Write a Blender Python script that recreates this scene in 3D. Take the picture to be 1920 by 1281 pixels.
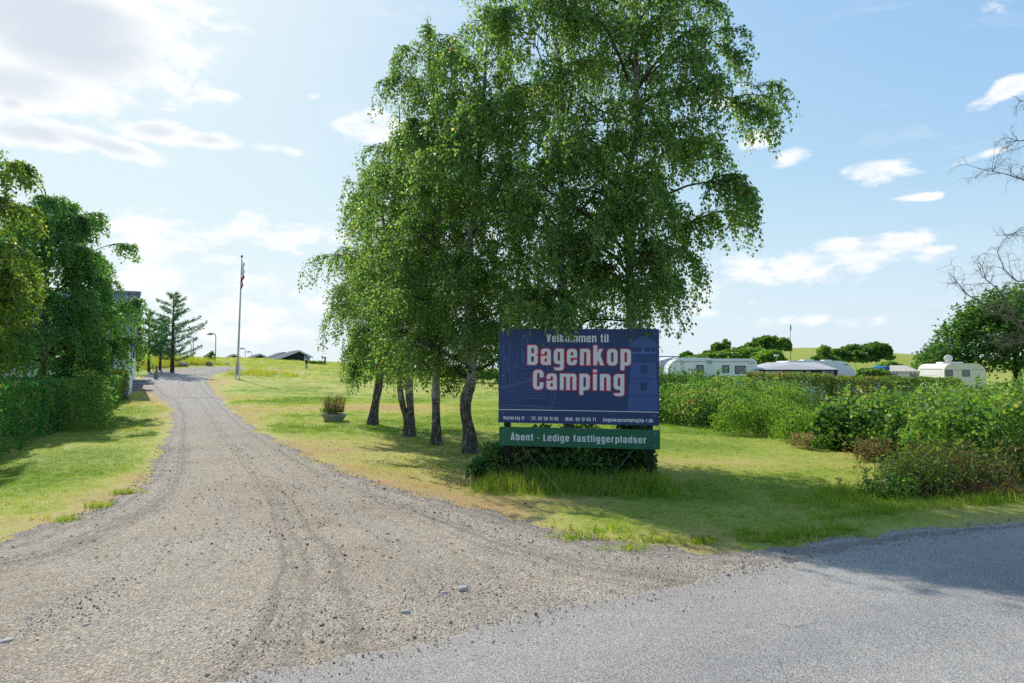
import bpy, math, random
import numpy as np
from mathutils import Vector, Matrix

for o in list(bpy.data.objects):
    bpy.data.objects.remove(o)
scene = bpy.context.scene
COL = scene.collection
R_ = math.radians

# ------------------------------------------------------------------ camera
CAM_Z = 1.70
PITCH = math.atan((690 - 640.5) / 1280.0)
cam_d = bpy.data.cameras.new("camera")
cam_d.sensor_width = 36.0
cam_d.lens = 24.0
cam_d.clip_end = 6000
cam_d.clip_start = 0.05
cam = bpy.data.objects.new("camera", cam_d)
COL.objects.link(cam)
cam.location = (0, 0, CAM_Z)
cam.rotation_euler = (math.pi / 2 + PITCH, 0, 0)
scene.camera = cam

# ------------------------------------------------------------------ light
SUN_AZ = -33.0      # degrees right of the view axis (+Y); the sun stands ahead and to the left
SUN_EL = 40.0
SUN_STRENGTH = 2.85
SKY_STRENGTH = 0.15
EXPOSURE = 0.86

sv = scene.view_settings
sv.view_transform = 'Standard'
sv.look = 'None'
sv.gamma = 1.0
sv.use_curve_mapping = False
sv.exposure = EXPOSURE
scene.render.film_transparent = False
cy = scene.cycles
cy.max_bounces = 9
cy.diffuse_bounces = 6
cy.glossy_bounces = 2
cy.transmission_bounces = 5
cy.transparent_max_bounces = 6
cy.use_denoising = False
cy.sample_clamp_indirect = 6.0

sun_dir = Vector((math.sin(R_(SUN_AZ)) * math.cos(R_(SUN_EL)),
                  math.cos(R_(SUN_AZ)) * math.cos(R_(SUN_EL)),
                  math.sin(R_(SUN_EL))))
sl = bpy.data.lights.new("sun", 'SUN')
sl.energy = SUN_STRENGTH
sl.angle = R_(0.55)
sl.color = (1.0, 0.94, 0.84)
so = bpy.data.objects.new("sun", sl)
COL.objects.link(so)
so.rotation_euler = (-sun_dir).to_track_quat('-Z', 'Y').to_euler()

FPX = 1280.0
def ray(px, py):
    a = (px - 960.0) / FPX
    b = (640.5 - py) / FPX
    c, s = math.cos(PITCH), math.sin(PITCH)
    return np.array([a, c - b * s, s + b * c])

# world: Nishita sky + cloud layer
world = bpy.data.worlds.new("World")
scene.world = world
world.use_nodes = True
WN = world.node_tree.nodes
WL = world.node_tree.links
WN.clear()

class G:
    """small helper around a node tree"""
    def __init__(s, tree):
        s.t = tree; s.n = tree.nodes; s.l = tree.links
    def new(s, typ, **kw):
        n = s.n.new(typ)
        for k, v in kw.items():
            setattr(n, k, v)
        return n
    def put(s, sock, v):
        if hasattr(v, 'is_output'):
            s.l.new(v, sock)
        else:
            sock.default_value = v
    def math(s, op, a, b=None, c=None, clamp=False):
        n = s.new('ShaderNodeMath', operation=op); n.use_clamp = clamp
        s.put(n.inputs[0], a)
        if b is not None: s.put(n.inputs[1], b)
        if c is not None: s.put(n.inputs[2], c)
        return n.outputs[0]
    def vmath(s, op, a, b=None):
        n = s.new('ShaderNodeVectorMath', operation=op)
        s.put(n.inputs[0], a)
        if b is not None: s.put(n.inputs[1], b)
        return n.outputs[0]
    def mix(s, fac, a, b, blend='MIX'):
        n = s.new('ShaderNodeMix', data_type='RGBA', blend_type=blend)
        s.put(n.inputs[0], fac); s.put(n.inputs[6], a); s.put(n.inputs[7], b)
        return n.outputs[2]
    def noise(s, vec, scale, detail=4, rough=0.55, dist=0.0, dim='3D', w=None):
        n = s.new('ShaderNodeTexNoise', noise_dimensions=dim)
        if vec is not None and dim != '1D': s.l.new(vec, n.inputs['Vector'])
        if w is not None: s.put(n.inputs['W'], w)
        n.inputs['Scale'].default_value = scale
        n.inputs['Detail'].default_value = detail
        n.inputs['Roughness'].default_value = rough
        n.inputs['Distortion'].default_value = dist
        return n.outputs[0]
    def voro(s, vec, scale, feature='F1', rnd=1.0):
        n = s.new('ShaderNodeTexVoronoi', feature=feature)
        if vec is not None: s.l.new(vec, n.inputs['Vector'])
        n.inputs['Scale'].default_value = scale
        n.inputs['Randomness'].default_value = rnd
        return n
    def ramp(s, fac, stops, interp='LINEAR'):
        n = s.new('ShaderNodeValToRGB')
        s.l.new(fac, n.inputs[0])
        r = n.color_ramp; r.interpolation = interp
        while len(r.elements) < len(stops): r.elements.new(0.5)
        for e, (p, c) in zip(r.elements, stops):
            e.position = p
            e.color = (c, c, c, 1) if isinstance(c, (int, float)) else (c[0], c[1], c[2], 1)
        return n.outputs[0]
    def maprange(s, v, a, b, c=0.0, d=1.0, smooth=False):
        n = s.new('ShaderNodeMapRange')
        if smooth: n.interpolation_type = 'SMOOTHSTEP'
        s.put(n.inputs[0], v)
        for i, q in enumerate((a, b, c, d)):
            s.put(n.inputs[1 + i], q)
        return n.outputs[0]

g = G(world.node_tree)
tc = g.new('ShaderNodeTexCoord')
dirv = tc.outputs['Generated']
sky = g.new('ShaderNodeTexSky', sky_type='NISHITA')
sky.sun_disc = False
sky.sun_elevation = R_(SUN_EL)
sky.sun_rotation = R_(SUN_AZ)
sky.air_density = 1.0
sky.dust_density = 0.7
sky.ozone_density = 2.2
sep = g.new('ShaderNodeSeparateXYZ')
g.l.new(dirv, sep.inputs[0])
dx, dy, dz = sep.outputs
az = g.math('ARCTAN2', dx, dy)
el = g.math('ARCSINE', dz)
comb = g.new('ShaderNodeCombineXYZ')
g.l.new(az, comb.inputs[0])
g.l.new(g.math('MULTIPLY', el, 2.1), comb.inputs[1])
ae = comb.outputs[0]
comb0 = g.new('ShaderNodeCombineXYZ')
g.l.new(az, comb0.inputs[0]); g.l.new(el, comb0.inputs[1])
ae0 = comb0.outputs[0]
n_fine = g.noise(ae, 17.0, 7, 0.62, 0.3)
n_big = g.noise(ae, 4.5, 6, 0.6, 0.2)

# the clouds that stand in this part of the sky: centre pixel, half sizes in px, tilt, weight
CLOUDS = [
    (100, 50, 290, 130, -0.10, 1.2), (20, 150, 260, 60, 0.0, 1.0), (330, 40, 120, 60, 0.3, 0.55),
    (60, 250, 140, 30, 0.0, 1.05), (190, 268, 160, 22, -0.15, 1.02), (290, 246, 75, 24, 0.0, 1.05),
    (390, 263, 60, 16, 0.0, 1.02), (230, 296, 30, 8, 0.0, 0.75), (20, 195, 45, 27, 0, 0.95),
    (390, 48, 70, 18, 0.0, 0.7), (390, 172, 60, 12, 0.0, 0.6), (320, 205, 24, 7, 0, .5),
    (715, 236, 80, 32, 0.1, 0.85), (520, 280, 50, 10, 0, 0.45), (600, 180, 20, 10, 0, .4),
    (300, 540, 95, 48, 0.0, 0.8), (460, 600, 140, 50, 0.0, 0.65), (560, 440, 420, 40, 0.05, 0.55),
    (640, 560, 520, 60, 0, 0.42), (300, 470, 160, 60, 0, .5),
    (1645, 322, 75, 22, 0.0, 0.85), (1730, 369, 45, 8, 0.0, 0.6), (1485, 292, 40, 16, 0.1, 0.7),
    (1430, 262, 40, 18, 0.2, 0.75), (1890, 165, 80, 20, 0.35, 0.9), (1830, 295, 60, 8, 0.2, 0.5),
    (1690, 447, 75, 17, 0.05, 0.75), (1480, 505, 210, 38, 0.06, 0.72), (1560, 462, 60, 14, 0.1, 0.7),
    (1760, 468, 30, 8, 0, .5), (1640, 485, 70, 10, 0, .45), (1580, 602, 150, 16, 0, 0.5),
    (1330, 560, 120, 40, 0, .45), (1870, 15, 70, 25, 0.2, 0.5), (1850, 470, 60, 10, 0, .35),
    (800, 15, 60, 14, 0.2, .35), (1340, 180, 60, 22, 0, .6),
]
dens = None
for (px, py, sx, sy, tilt, wgt) in CLOUDS:
    v = ray(px, py); v = v / np.linalg.norm(v)
    a0 = math.atan2(v[0], v[1]); e0 = math.asin(v[2])
    v2 = ray(px + 1, py); v2 /= np.linalg.norm(v2)
    ka = abs(math.atan2(v2[0], v2[1]) - a0)
    v3 = ray(px, py - 1); v3 /= np.linalg.norm(v3)
    ke = abs(math.asin(v3[2]) - e0)
    mp = g.new('ShaderNodeMapping', vector_type='TEXTURE')      # into the cloud's own ellipse
    mp.inputs['Location'].default_value = (a0, e0, 0)
    mp.inputs['Rotation'].default_value = (0, 0, tilt)
    mp.inputs['Scale'].default_value = (sx * ka, sy * ke, 1)
    g.l.new(ae0, mp.inputs[0])
    dt = g.new('ShaderNodeVectorMath', operation='DOT_PRODUCT')
    g.l.new(mp.outputs[0], dt.inputs[0]); g.l.new(mp.outputs[0], dt.inputs[1])
    q = g.math('MULTIPLY_ADD', dt.outputs['Value'], -0.55 * wgt, wgt)
    dens = q if dens is None else g.math('SMOOTH_MAX', dens, q, 0.12)
dens = g.math('MAXIMUM', dens, -0.3)
nn = g.math('ADD', g.math('MULTIPLY', g.math('SUBTRACT', n_fine, 0.5), 2.3), g.math('MULTIPLY', g.math('SUBTRACT', n_big, 0.5), 1.1))
cl = g.math('ADD', dens, nn)
cover = g.maprange(cl, 0.22, 0.85, 0.0, 0.96, True)
# a thin even veil everywhere, denser towards the horizon, and scattered small clouds over the rest of the sky
stretch = g.new('ShaderNodeMapping'); stretch.inputs['Scale'].default_value = (1.0, 2.2, 1.0)
g.l.new(ae, stretch.inputs[0])
wisps = g.noise(stretch.outputs[0], 6.0, 7, 0.6, 0.6)
wisp = g.maprange(wisps, 0.55, 0.85, 0.0, 0.34, True)
hveil = g.maprange(el, 0.0, 0.25, 0.60, 0.0)
cover = g.math('MAXIMUM', cover, wisp)
cover = g.math('MINIMUM', cover, 0.97)
thick = g.maprange(g.math('ADD', dens, g.math('MULTIPLY', g.math('SUBTRACT', n_big, 0.5), 0.9)), 0.70, 1.12, 0.0, 1.0, True)
ccol = g.mix(thick, (3.8, 3.85, 3.9, 1), (2.65, 2.9, 3.2, 1))
# the glare round the hidden sun is spread by the thin cloud in front of it: bright sky is compressed softly
num = g.vmath('MULTIPLY', sky.outputs[0], (1.06, 1.48, 3.95))
den = g.vmath('ADD', g.vmath('MULTIPLY', sky.outputs[0], (1/4.5, 1/3.2, 1.0)), (1, 1, 1))
veiled = g.mix(hveil, g.vmath('DIVIDE', num, den), (2.72, 3.20, 3.62, 1))
skyc = g.mix(cover, veiled, ccol)
# blue scatter a little paler, as in a humid summer sky
bg = g.new('ShaderNodeBackground')
g.l.new(skyc, bg.inputs[0])
bg.inputs[1].default_value = SKY_STRENGTH
wo = g.new('ShaderNodeOutputWorld')
g.l.new(bg.outputs[0], wo.inputs[0])
world.cycles.sampling_method = 'MANUAL'
world.cycles.sample_map_resolution = 512

# ------------------------------------------------------------------ terrain
_ty = np.arange(-60.0, 1200.0, 1.0)
_tr = np.interp(_ty, [-50, 8, 15, 22, 30, 45, 60, 90, 115, 160, 400, 1000],
                [0, 0, .20, .46, .85, 1.66, 2.2, 3.05, 3.1, 2.6, 0.5, 0])
_k = np.hanning(9); _k /= _k.sum()
_tr = np.convolve(np.pad(_tr, 4, mode='edge'), _k, mode='valid')
def sstep(t):
    t = np.clip(t, 0, 1); return t * t * (3 - 2 * t)
def H(x, y):
    x = np.asarray(x, float); y = np.asarray(y, float)
    h = np.interp(y, _ty, _tr) * sstep((10 - x) / 50.0)
    h = h - 0.45 * sstep((y - 14) / 26.0) * sstep((x - 4) / 16.0)
    h = h + 6.0 * np.exp(-(((x - 60) / 22) ** 2 + ((y - 150) / 30) ** 2))
    h = h + 4.2 * np.exp(-(((x - 96) / 26) ** 2 + ((y - 150) / 34) ** 2))
    h = h + 0.75 * np.exp(-(((x + 27.5) / 6.5) ** 2 + ((y - 53) / 4.5) ** 2))
    return h
def h1(x, y):
    return float(H(x, y))
def at(px, py, off=0.0):
    """the point of the ground seen at a pixel of the photograph"""
    d = ray(px, py)
    t0 = 1.5
    while t0 < 900:
        t1 = t0 * 1.02
        p = d * t1
        if CAM_Z + p[2] < h1(p[0], p[1]) + off:
            for _ in range(25):
                tm = 0.5 * (t0 + t1); p = d * tm
                if CAM_Z + p[2] < h1(p[0], p[1]) + off: t1 = tm
                else: t0 = tm
            p = d * t1
            return np.array([p[0], p[1], h1(p[0], p[1])])
        t0 = t1
    p = d * 300
    return np.array([p[0], p[1], h1(p[0], p[1])])
def atY(px, py, Y):
    """the point at distance Y seen at a pixel"""
    d = ray(px, py); t = Y / d[1]
    return np.array([d[0] * t, Y, CAM_Z + d[2] * t])
def foot(px, Y):
    p = atY(px, 690, Y)
    return np.array([p[0], Y, h1(p[0], Y)])

# ------------------------------------------------------------------ value noise in numpy
_rs = np.random.RandomState(7)
_lat = _rs.rand(256, 256)
def vnoise(x, y, s=1.0):
    x = np.asarray(x, float) * s; y = np.asarray(y, float) * s
    xi = np.floor(x).astype(int); yi = np.floor(y).astype(int)
    fx = x - xi; fy = y - yi
    fx = fx * fx * (3 - 2 * fx); fy = fy * fy * (3 - 2 * fy)
    a = _lat[xi % 256, yi % 256]; b = _lat[(xi + 1) % 256, yi % 256]
    c = _lat[xi % 256, (yi + 1) % 256]; d = _lat[(xi + 1) % 256, (yi + 1) % 256]
    return (a * (1 - fx) + b * fx) * (1 - fy) + (c * (1 - fx) + d * fx) * fy
def fbm(x, y, s=1.0, o=4):
    v = 0; a = 0.5; t = 0
    for i in range(o):
        v = v + a * vnoise(x + 17.3 * i, y - 9.1 * i, s * 2 ** i); t += a; a *= 0.5
    return v / t

# ------------------------------------------------------------------ mesh helpers
def mesh_np(name, V, F, attrs=None, smooth=False):
    """F: list of arrays (n,3) / (n,4) or one array"""
    if not isinstance(F, (list, tuple)): F = [F]
    F = [np.asarray(f, np.int32) for f in F if len(f)]
    me = bpy.data.meshes.new(name)
    V = np.asarray(V, np.float32)
    me.vertices.add(len(V)); me.vertices.foreach_set("co", V.ravel())
    loops = np.concatenate([f.ravel() for f in F])
    tot = np.concatenate([np.full(len(f), f.shape[1], np.int32) for f in F])
    st = np.concatenate([[0], np.cumsum(tot)[:-1]]).astype(np.int32)
    me.loops.add(len(loops)); me.loops.foreach_set("vertex_index", loops)
    me.polygons.add(len(tot)); me.polygons.foreach_set("loop_start", st)
    try: me.polygons.foreach_set("loop_total", tot)
    except Exception: pass
    if smooth: me.polygons.foreach_set("use_smooth", np.ones(len(tot), bool))
    for k, (dom, arr) in (attrs or {}).items():
        a = me.attributes.new(k, 'FLOAT', dom)
        a.data.foreach_set("value", np.asarray(arr, np.float32))
    me.update(calc_edges=True)
    me.validate()
    return me
MASSES = {'foliage', 'shoots', 'stems', 'twigs', 'branches', 'stalks', 'leaves', 'needles', 'crown', 'dry_grass', 'green_plant'}
def link(name, me, mat=None, parent=None, loc=None, rot=None):
    o = bpy.data.objects.new(name, me)
    COL.objects.link(o)
    if mat is not None and me is not None and not me.materials: me.materials.append(mat)
    if parent is not None: o.parent = parent
    if loc is not None: o.location = [float(c) for c in loc]
    if rot is not None: o.rotation_euler = rot
    if parent is not None and name in MASSES: o["kind"] = "stuff"      # leaves, twigs and stalks nobody could count
    return o
def tag(o, label=None, cat=None, group=None, kind=None):
    if label: o["label"] = label
    if cat: o["category"] = cat
    if group: o["group"] = group
    if kind: o["kind"] = kind
    return o
def thing(name, loc, label, cat, rz=0.0, group=None):
    o = bpy.data.objects.new(name, None)
    o.empty_display_size = 0.2
    COL.objects.link(o)
    o.location = [float(c) for c in loc]; o.rotation_euler = (0, 0, rz)
    return tag(o, label, cat, group)

class MB:
    """collects simple solids into one mesh"""
    def __init__(s): s.v = []; s.f = []; s.sm = False
    def add(s, V, F):
        b = len(s.v)
        s.v += [tuple(float(c) for c in p) for p in V]
        s.f += [tuple(b + i for i in f) for f in F]
        return s
    def box(s, x0, x1, y0, y1, z0, z1):
        V = [(x0,y0,z0),(x1,y0,z0),(x1,y1,z0),(x0,y1,z0),(x0,y0,z1),(x1,y0,z1),(x1,y1,z1),(x0,y1,z1)]
        return s.add(V, [(0,3,2,1),(4,5,6,7),(0,1,5,4),(1,2,6,5),(2,3,7,6),(3,0,4,7)])
    def prism(s, pts, y0, y1):
        """polygon of (x,z) pushed from y0 to y1"""
        n = len(pts)
        V = [(x, y0, z) for x, z in pts] + [(x, y1, z) for x, z in pts]
        F = [tuple(range(n)), tuple(range(2*n-1, n-1, -1))]
        F += [(i, i+n, (i+1) % n + n, (i+1) % n) for i in range(n)]
        return s.add(V, F)
    def tube(s, P, rad, n=8, cap=True):
        P = [Vector(p) for p in P]
        if not hasattr(rad, '__len__'): rad = [rad] * len(P)
        V = []; up = Vector((0.13, 0.31, 0.94))
        for i, p in enumerate(P):
            d = (P[min(i+1, len(P)-1)] - P[max(i-1, 0)])
            if d.length < 1e-9: d = Vector((0,0,1))
            d.normalize()
            if abs(d.dot(up)) > 0.97: up = Vector((1, 0.1, 0))
            a = d.cross(up).normalized(); b = d.cross(a).normalized()
            for k in range(n):
                t = 2*math.pi*k/n
                V.append(p + (a*math.cos(t) + b*math.sin(t)) * rad[i])
        F = []
        for i in range(len(P)-1):
            for k in range(n):
                F.append((i*n+k, i*n+(k+1) % n, (i+1)*n+(k+1) % n, (i+1)*n+k))
        if cap:
            F.append(tuple(range(n-1, -1, -1))); F.append(tuple((len(P)-1)*n+k for k in range(n)))
        return s.add(V, F)
    def lathe(s, prof, n=20, c=(0,0,0), sx=1, sy=1):
        V = []; F = []
        for r, z in prof:
            for k in range(n):
                t = 2*math.pi*k/n
                V.append((c[0]+r*sx*math.cos(t), c[1]+r*sy*math.sin(t), c[2]+z))
        for i in range(len(prof)-1):
            for k in range(n):
                F.append((i*n+k, i*n+(k+1) % n, (i+1)*n+(k+1) % n, (i+1)*n+k))
        F.append(tuple(range(n-1, -1, -1))); F.append(tuple((len(prof)-1)*n+k for k in range(n)))
        return s.add(V, F)
    def mesh(s, name, smooth=False, bevel=0.0):
        me = bpy.data.meshes.new(name)
        me.from_pydata(s.v, [], s.f)
        if bevel > 0:
            import bmesh
            bm = bmesh.new(); bm.from_mesh(me)
            bmesh.ops.bevel(bm, geom=list(bm.edges), offset=bevel, segments=2, affect='EDGES', clamp_overlap=True)
            bm.to_mesh(me); bm.free()
        if smooth:
            me.polygons.foreach_set("use_smooth", np.ones(len(me.polygons), bool))
        me.update()
        return me
    def build(s, name, mat, parent=None, loc=None, rot=None, smooth=False, bevel=0.0):
        return link(name, s.mesh(name, smooth, bevel), mat, parent, loc, rot)

# ------------------------------------------------------------------ materials
def new_mat(name):
    m = bpy.data.materials.new(name); m.use_nodes = True
    m.node_tree.nodes.clear()
    gg = G(m.node_tree)
    out = gg.new('ShaderNodeOutputMaterial')
    return m, gg, out
def prin(gg, col, rough=0.6, spec=0.4, metal=0.0, normal=None):
    p = gg.new('ShaderNodeBsdfPrincipled')
    gg.put(p.inputs['Base Color'], col)
    gg.put(p.inputs['Roughness'], rough)
    gg.put(p.inputs['Specular IOR Level'], spec)
    gg.put(p.inputs['Metallic'], metal)
    if normal is not None: gg.l.new(normal, p.inputs['Normal'])
    return p
def bump(gg, height, strength, dist):
    b = gg.new('ShaderNodeBump')
    b.inputs['Strength'].default_value = strength
    b.inputs['Distance'].default_value = dist
    gg.l.new(height, b.inputs['Height'])
    return b.outputs[0]
def c4(c): return (c[0], c[1], c[2], 1)
def simple(name, col, rough=0.6, spec=0.35, metal=0.0, var=0.18, scale=6.0, bmp=0.0, bscale=60.0):
    """plain paint or wood with uneven wear"""
    m, gg, out = new_mat(name)
    t = gg.new('ShaderNodeTexCoord').outputs['Object']
    n = gg.noise(t, scale, 5, 0.6)
    d = tuple(c * (1 - var) for c in col); l = tuple(min(1, c * (1 + var)) for c in col)
    cc = gg.ramp(n, [(0.3, d), (0.7, l)])
    nm = None
    if bmp > 0: nm = bump(gg, gg.noise(t, bscale, 4, 0.6), bmp, 0.01)
    p = prin(gg, cc, rough, spec, metal, nm)
    gg.l.new(p.outputs[0], out.inputs[0])
    return m
def leafy(name, stops, tcol, trans=0.42, rough=0.45, spec=0.25, inst=False, tmul=1.0):
    """leaf: colour by its own random value, light comes through it"""
    m, gg, out = new_mat(name)
    a = gg.new('ShaderNodeAttribute'); a.attribute_name = 'var'
    if inst: a.attribute_type = 'INSTANCER'
    c = gg.ramp(a.outputs['Fac'], stops)
    p = prin(gg, c, rough, spec)
    tr = gg.new('ShaderNodeBsdfTranslucent')
    gg.l.new(gg.mix(1.0, c, c4(tcol), 'MULTIPLY'), tr.inputs[0])
    mx = gg.new('ShaderNodeMixShader'); mx.inputs[0].default_value = trans
    gg.l.new(p.outputs[0], mx.inputs[1]); gg.l.new(tr.outputs[0], mx.inputs[2])
    gg.l.new(mx.outputs[0], out.inputs[0])
    return m
# ------------------------------------------------------------------ plan of drive and road
def chain(P, step=0.25):
    P = np.asarray(P, float)
    # smooth by Catmull-Rom
    out = []
    for i in range(len(P) - 1):
        p0 = P[max(i-1, 0)]; p1 = P[i]; p2 = P[i+1]; p3 = P[min(i+2, len(P)-1)]
        n = max(2, int(np.linalg.norm(p2 - p1) / step))
        t = np.linspace(0, 1, n, endpoint=False)[:, None]
        out.append(0.5 * ((2*p1) + (-p0+p2)*t + (2*p0-5*p1+4*p2-p3)*t**2 + (-p0+3*p1-3*p2+p3)*t**3))
    out.append(P[-1:])
    return np.concatenate(out)
def pix(L): return [at(a, b)[:2] for a, b in L]
left_edge = chain(pix([(300, 694), (278, 700), (266, 712), (268, 728), (284, 742), (304, 752), (316, 768), (313, 800), (299, 830),
                       (282, 870), (250, 908), (200, 940), (130, 970), (60, 990), (0, 1010)]) + [np.array([-7.2, 5.2]), np.array([-12, 2.2])])
right_edge = chain(pix([(560, 690), (470, 693), (425, 697), (400, 703), (394, 715), (405, 735), (440, 770), (500, 812), (560, 845),
                        (640, 880), (740, 912), (850, 940), (950, 965), (1050, 990), (1150, 1010), (1250, 1022), (1400, 1026),
                        (1500, 1012), (1620, 994), (1750, 985), (1920, 968)]) + [np.array([9.5, 10.6]), np.array([30, 19.0])])
top_edge = np.array(pix([(300, 694), (360, 690.5), (420, 688.5), (480, 687.5), (560, 688)]))
GPOLY = np.concatenate([top_edge, right_edge, [[30, 8], [6, -4], [-14, -6]], left_edge[::-1]])
road_edge = chain([np.array([-24, -10.5]), np.array([-9, -1.2]), np.array([-4, 1.95])] +
                  pix([(430, 1281), (700, 1222), (960, 1163), (1200, 1110), (1430, 1066), (1650, 1021), (1920, 986)]) +
                  [np.array([12, 9.9]), np.array([34, 19.0])], 0.12)

def seg_dist(x, y, P):
    """distance to a polyline"""
    d = np.full(x.shape, 1e9)
    for a, b in zip(P[:-1], P[1:]):
        ab = b - a; L2 = ab @ ab + 1e-12
        t = np.clip(((x - a[0]) * ab[0] + (y - a[1]) * ab[1]) / L2, 0, 1)
        d = np.minimum(d, (x - a[0] - t * ab[0]) ** 2 + (y - a[1] - t * ab[1]) ** 2)
    return np.sqrt(d)
def inside(x, y, P):
    r = np.zeros(x.shape, bool)
    Q = np.roll(P, -1, 0)
    for a, b in zip(P, Q):
        c = ((a[1] > y) != (b[1] > y))
        with np.errstate(divide='ignore', invalid='ignore'):
            xx = (b[0] - a[0]) * (y - a[1]) / (b[1] - a[1] + 1e-15) + a[0]
        r ^= c & (x < xx)
    return r
GP_S = GPOLY[::2]
def gsdf(x, y):
    """> 0 on the gravel"""
    x = np.asarray(x, float); y = np.asarray(y, float)
    d = seg_dist(x, y, np.concatenate([GP_S, GP_S[:1]]))
    return np.where(inside(x, y, GP_S), d, -d)
ROADP = np.concatenate([road_edge, [[34, -30], [-22, -30]]])
def on_road(x, y):
    return inside(np.asarray(x, float), np.asarray(y, float), ROADP)
def dryness(x, y, g_=None):
    """how straw-coloured the lawn is: its own dry patches, mown edges by the gravel"""
    if g_ is None: g_ = gsdf(x, y)
    n = fbm(x, y, 0.33, 4); n2 = fbm(x + 40, y * 1.6, 0.9, 3)
    edge = np.exp(-np.maximum(-g_, 0) / (0.35 + 0.9 * n)) * 0.62
    edge = edge * np.where((x > -9.5) & (y < 34), 1.0, 0.75)
    edge = edge * np.where((x > 2.2) & (y > 5), .2, 1.0)
    d = edge - .05 * (x > 0) + np.clip((n - 0.5) * 1.2, -0.3, .6) + (n2 - 0.5) * 0.5 + 0.29
    # a scorched band on the open slope left of the birches
    d = d + 0.55 * np.exp(-(((x + 6.6) / 3.2) ** 2 + ((y - 25.5) / 2.6) ** 2)) + .3 * np.exp(-(((x + 16) / 2.0) ** 2 + ((y - 36) / 5.0) ** 2))
    d = d - 0.5 * np.exp(-(((x + 8.2) / 2.0) ** 2 + ((y - 14.0) / 6.0) ** 2))     # watered strip by the clipped hedge
    return np.clip(d, 0, 1)

def tgrid(xs, ys):
    X, Y = np.meshgrid(xs, ys)
    nx = len(xs); ny = len(ys)
    i = np.arange(nx * ny).reshape(ny, nx)
    F = np.stack([i[:-1, :-1], i[:-1, 1:], i[1:, 1:], i[1:, :-1]], -1).reshape(-1, 4)
    return X.ravel(), Y.ravel(), F
def grow(lo, hi, step, far, k=1.09):
    a = list(np.arange(lo, hi, step)); s = step
    while a[-1] < far: s = min(s * k, 120); a.append(a[-1] + s)
    s = step; b = [a[0]]
    while b[-1] > -far: s = min(s * k, 120); b.append(b[-1] - s)
    return np.array(sorted(set(b[1:] + a)))

# ------------------------------------------------------------------ ground sheet
def ground_material():
    m, gg, out = new_mat("lawn_soil")
    t = gg.new('ShaderNodeTexCoord').outputs['Object']
    a = gg.new('ShaderNodeAttribute'); a.attribute_name = 'dry'
    n1 = gg.noise(t, 0.7, 6, 0.62); n2 = gg.noise(t, 14.0, 6, 0.7); n3 = gg.noise(t, 3.0, 5, 0.6)
    f = gg.math('ADD', a.outputs['Fac'], gg.math('MULTIPLY', gg.math('SUBTRACT', n3, 0.5), 0.5))
    f = gg.math('ADD', f, gg.math('MULTIPLY', gg.math('SUBTRACT', n2, 0.5), 0.8))
    c = gg.ramp(f, [(0.0, (0.171, 0.248, 0.026)), (0.32, (0.308, 0.341, 0.055)), (0.60, (0.407, 0.358, 0.110)), (1.0, (0.374, 0.237, 0.116))])
    c = gg.mix(gg.maprange(n1, 0.35, 0.7, 0.0, 0.35), c, (0.22, 0.265, 0.045, 1))
    nm = bump(gg, n2, 0.55, 0.03)
    p = prin(gg, c, 0.85, 0.15, 0, nm)
    gg.l.new(p.outputs[0], out.inputs[0])
    return m
xs = grow(-16, 13, 0.25, 2500); ys = grow(3, 34, 0.25, 2500)
X, Y, F = tgrid(xs, ys)
Z = H(X, Y)
near = (np.abs(X) < 60) & (Y > -10) & (Y < 95)
dry = np.full(X.shape, 0.28)
gs = np.full(X.shape, -9.0)
gs[near] = gsdf(X[near], Y[near])
dry[near] = dryness(X[near], Y[near], gs[near])
dry = np.where(Y > 95, 0.18 + 0.3 * fbm(X, Y, 0.05), dry)
Z = Z - 0.030 * sstep((gs - 0.05) / 0.5)          # the ground is worn a little lower under the drive
ground = link("ground", mesh_np("ground", np.stack([X, Y, Z], 1), F, {'dry': ('POINT', dry)}, True), ground_material())
tag(ground, kind="structure")

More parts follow.
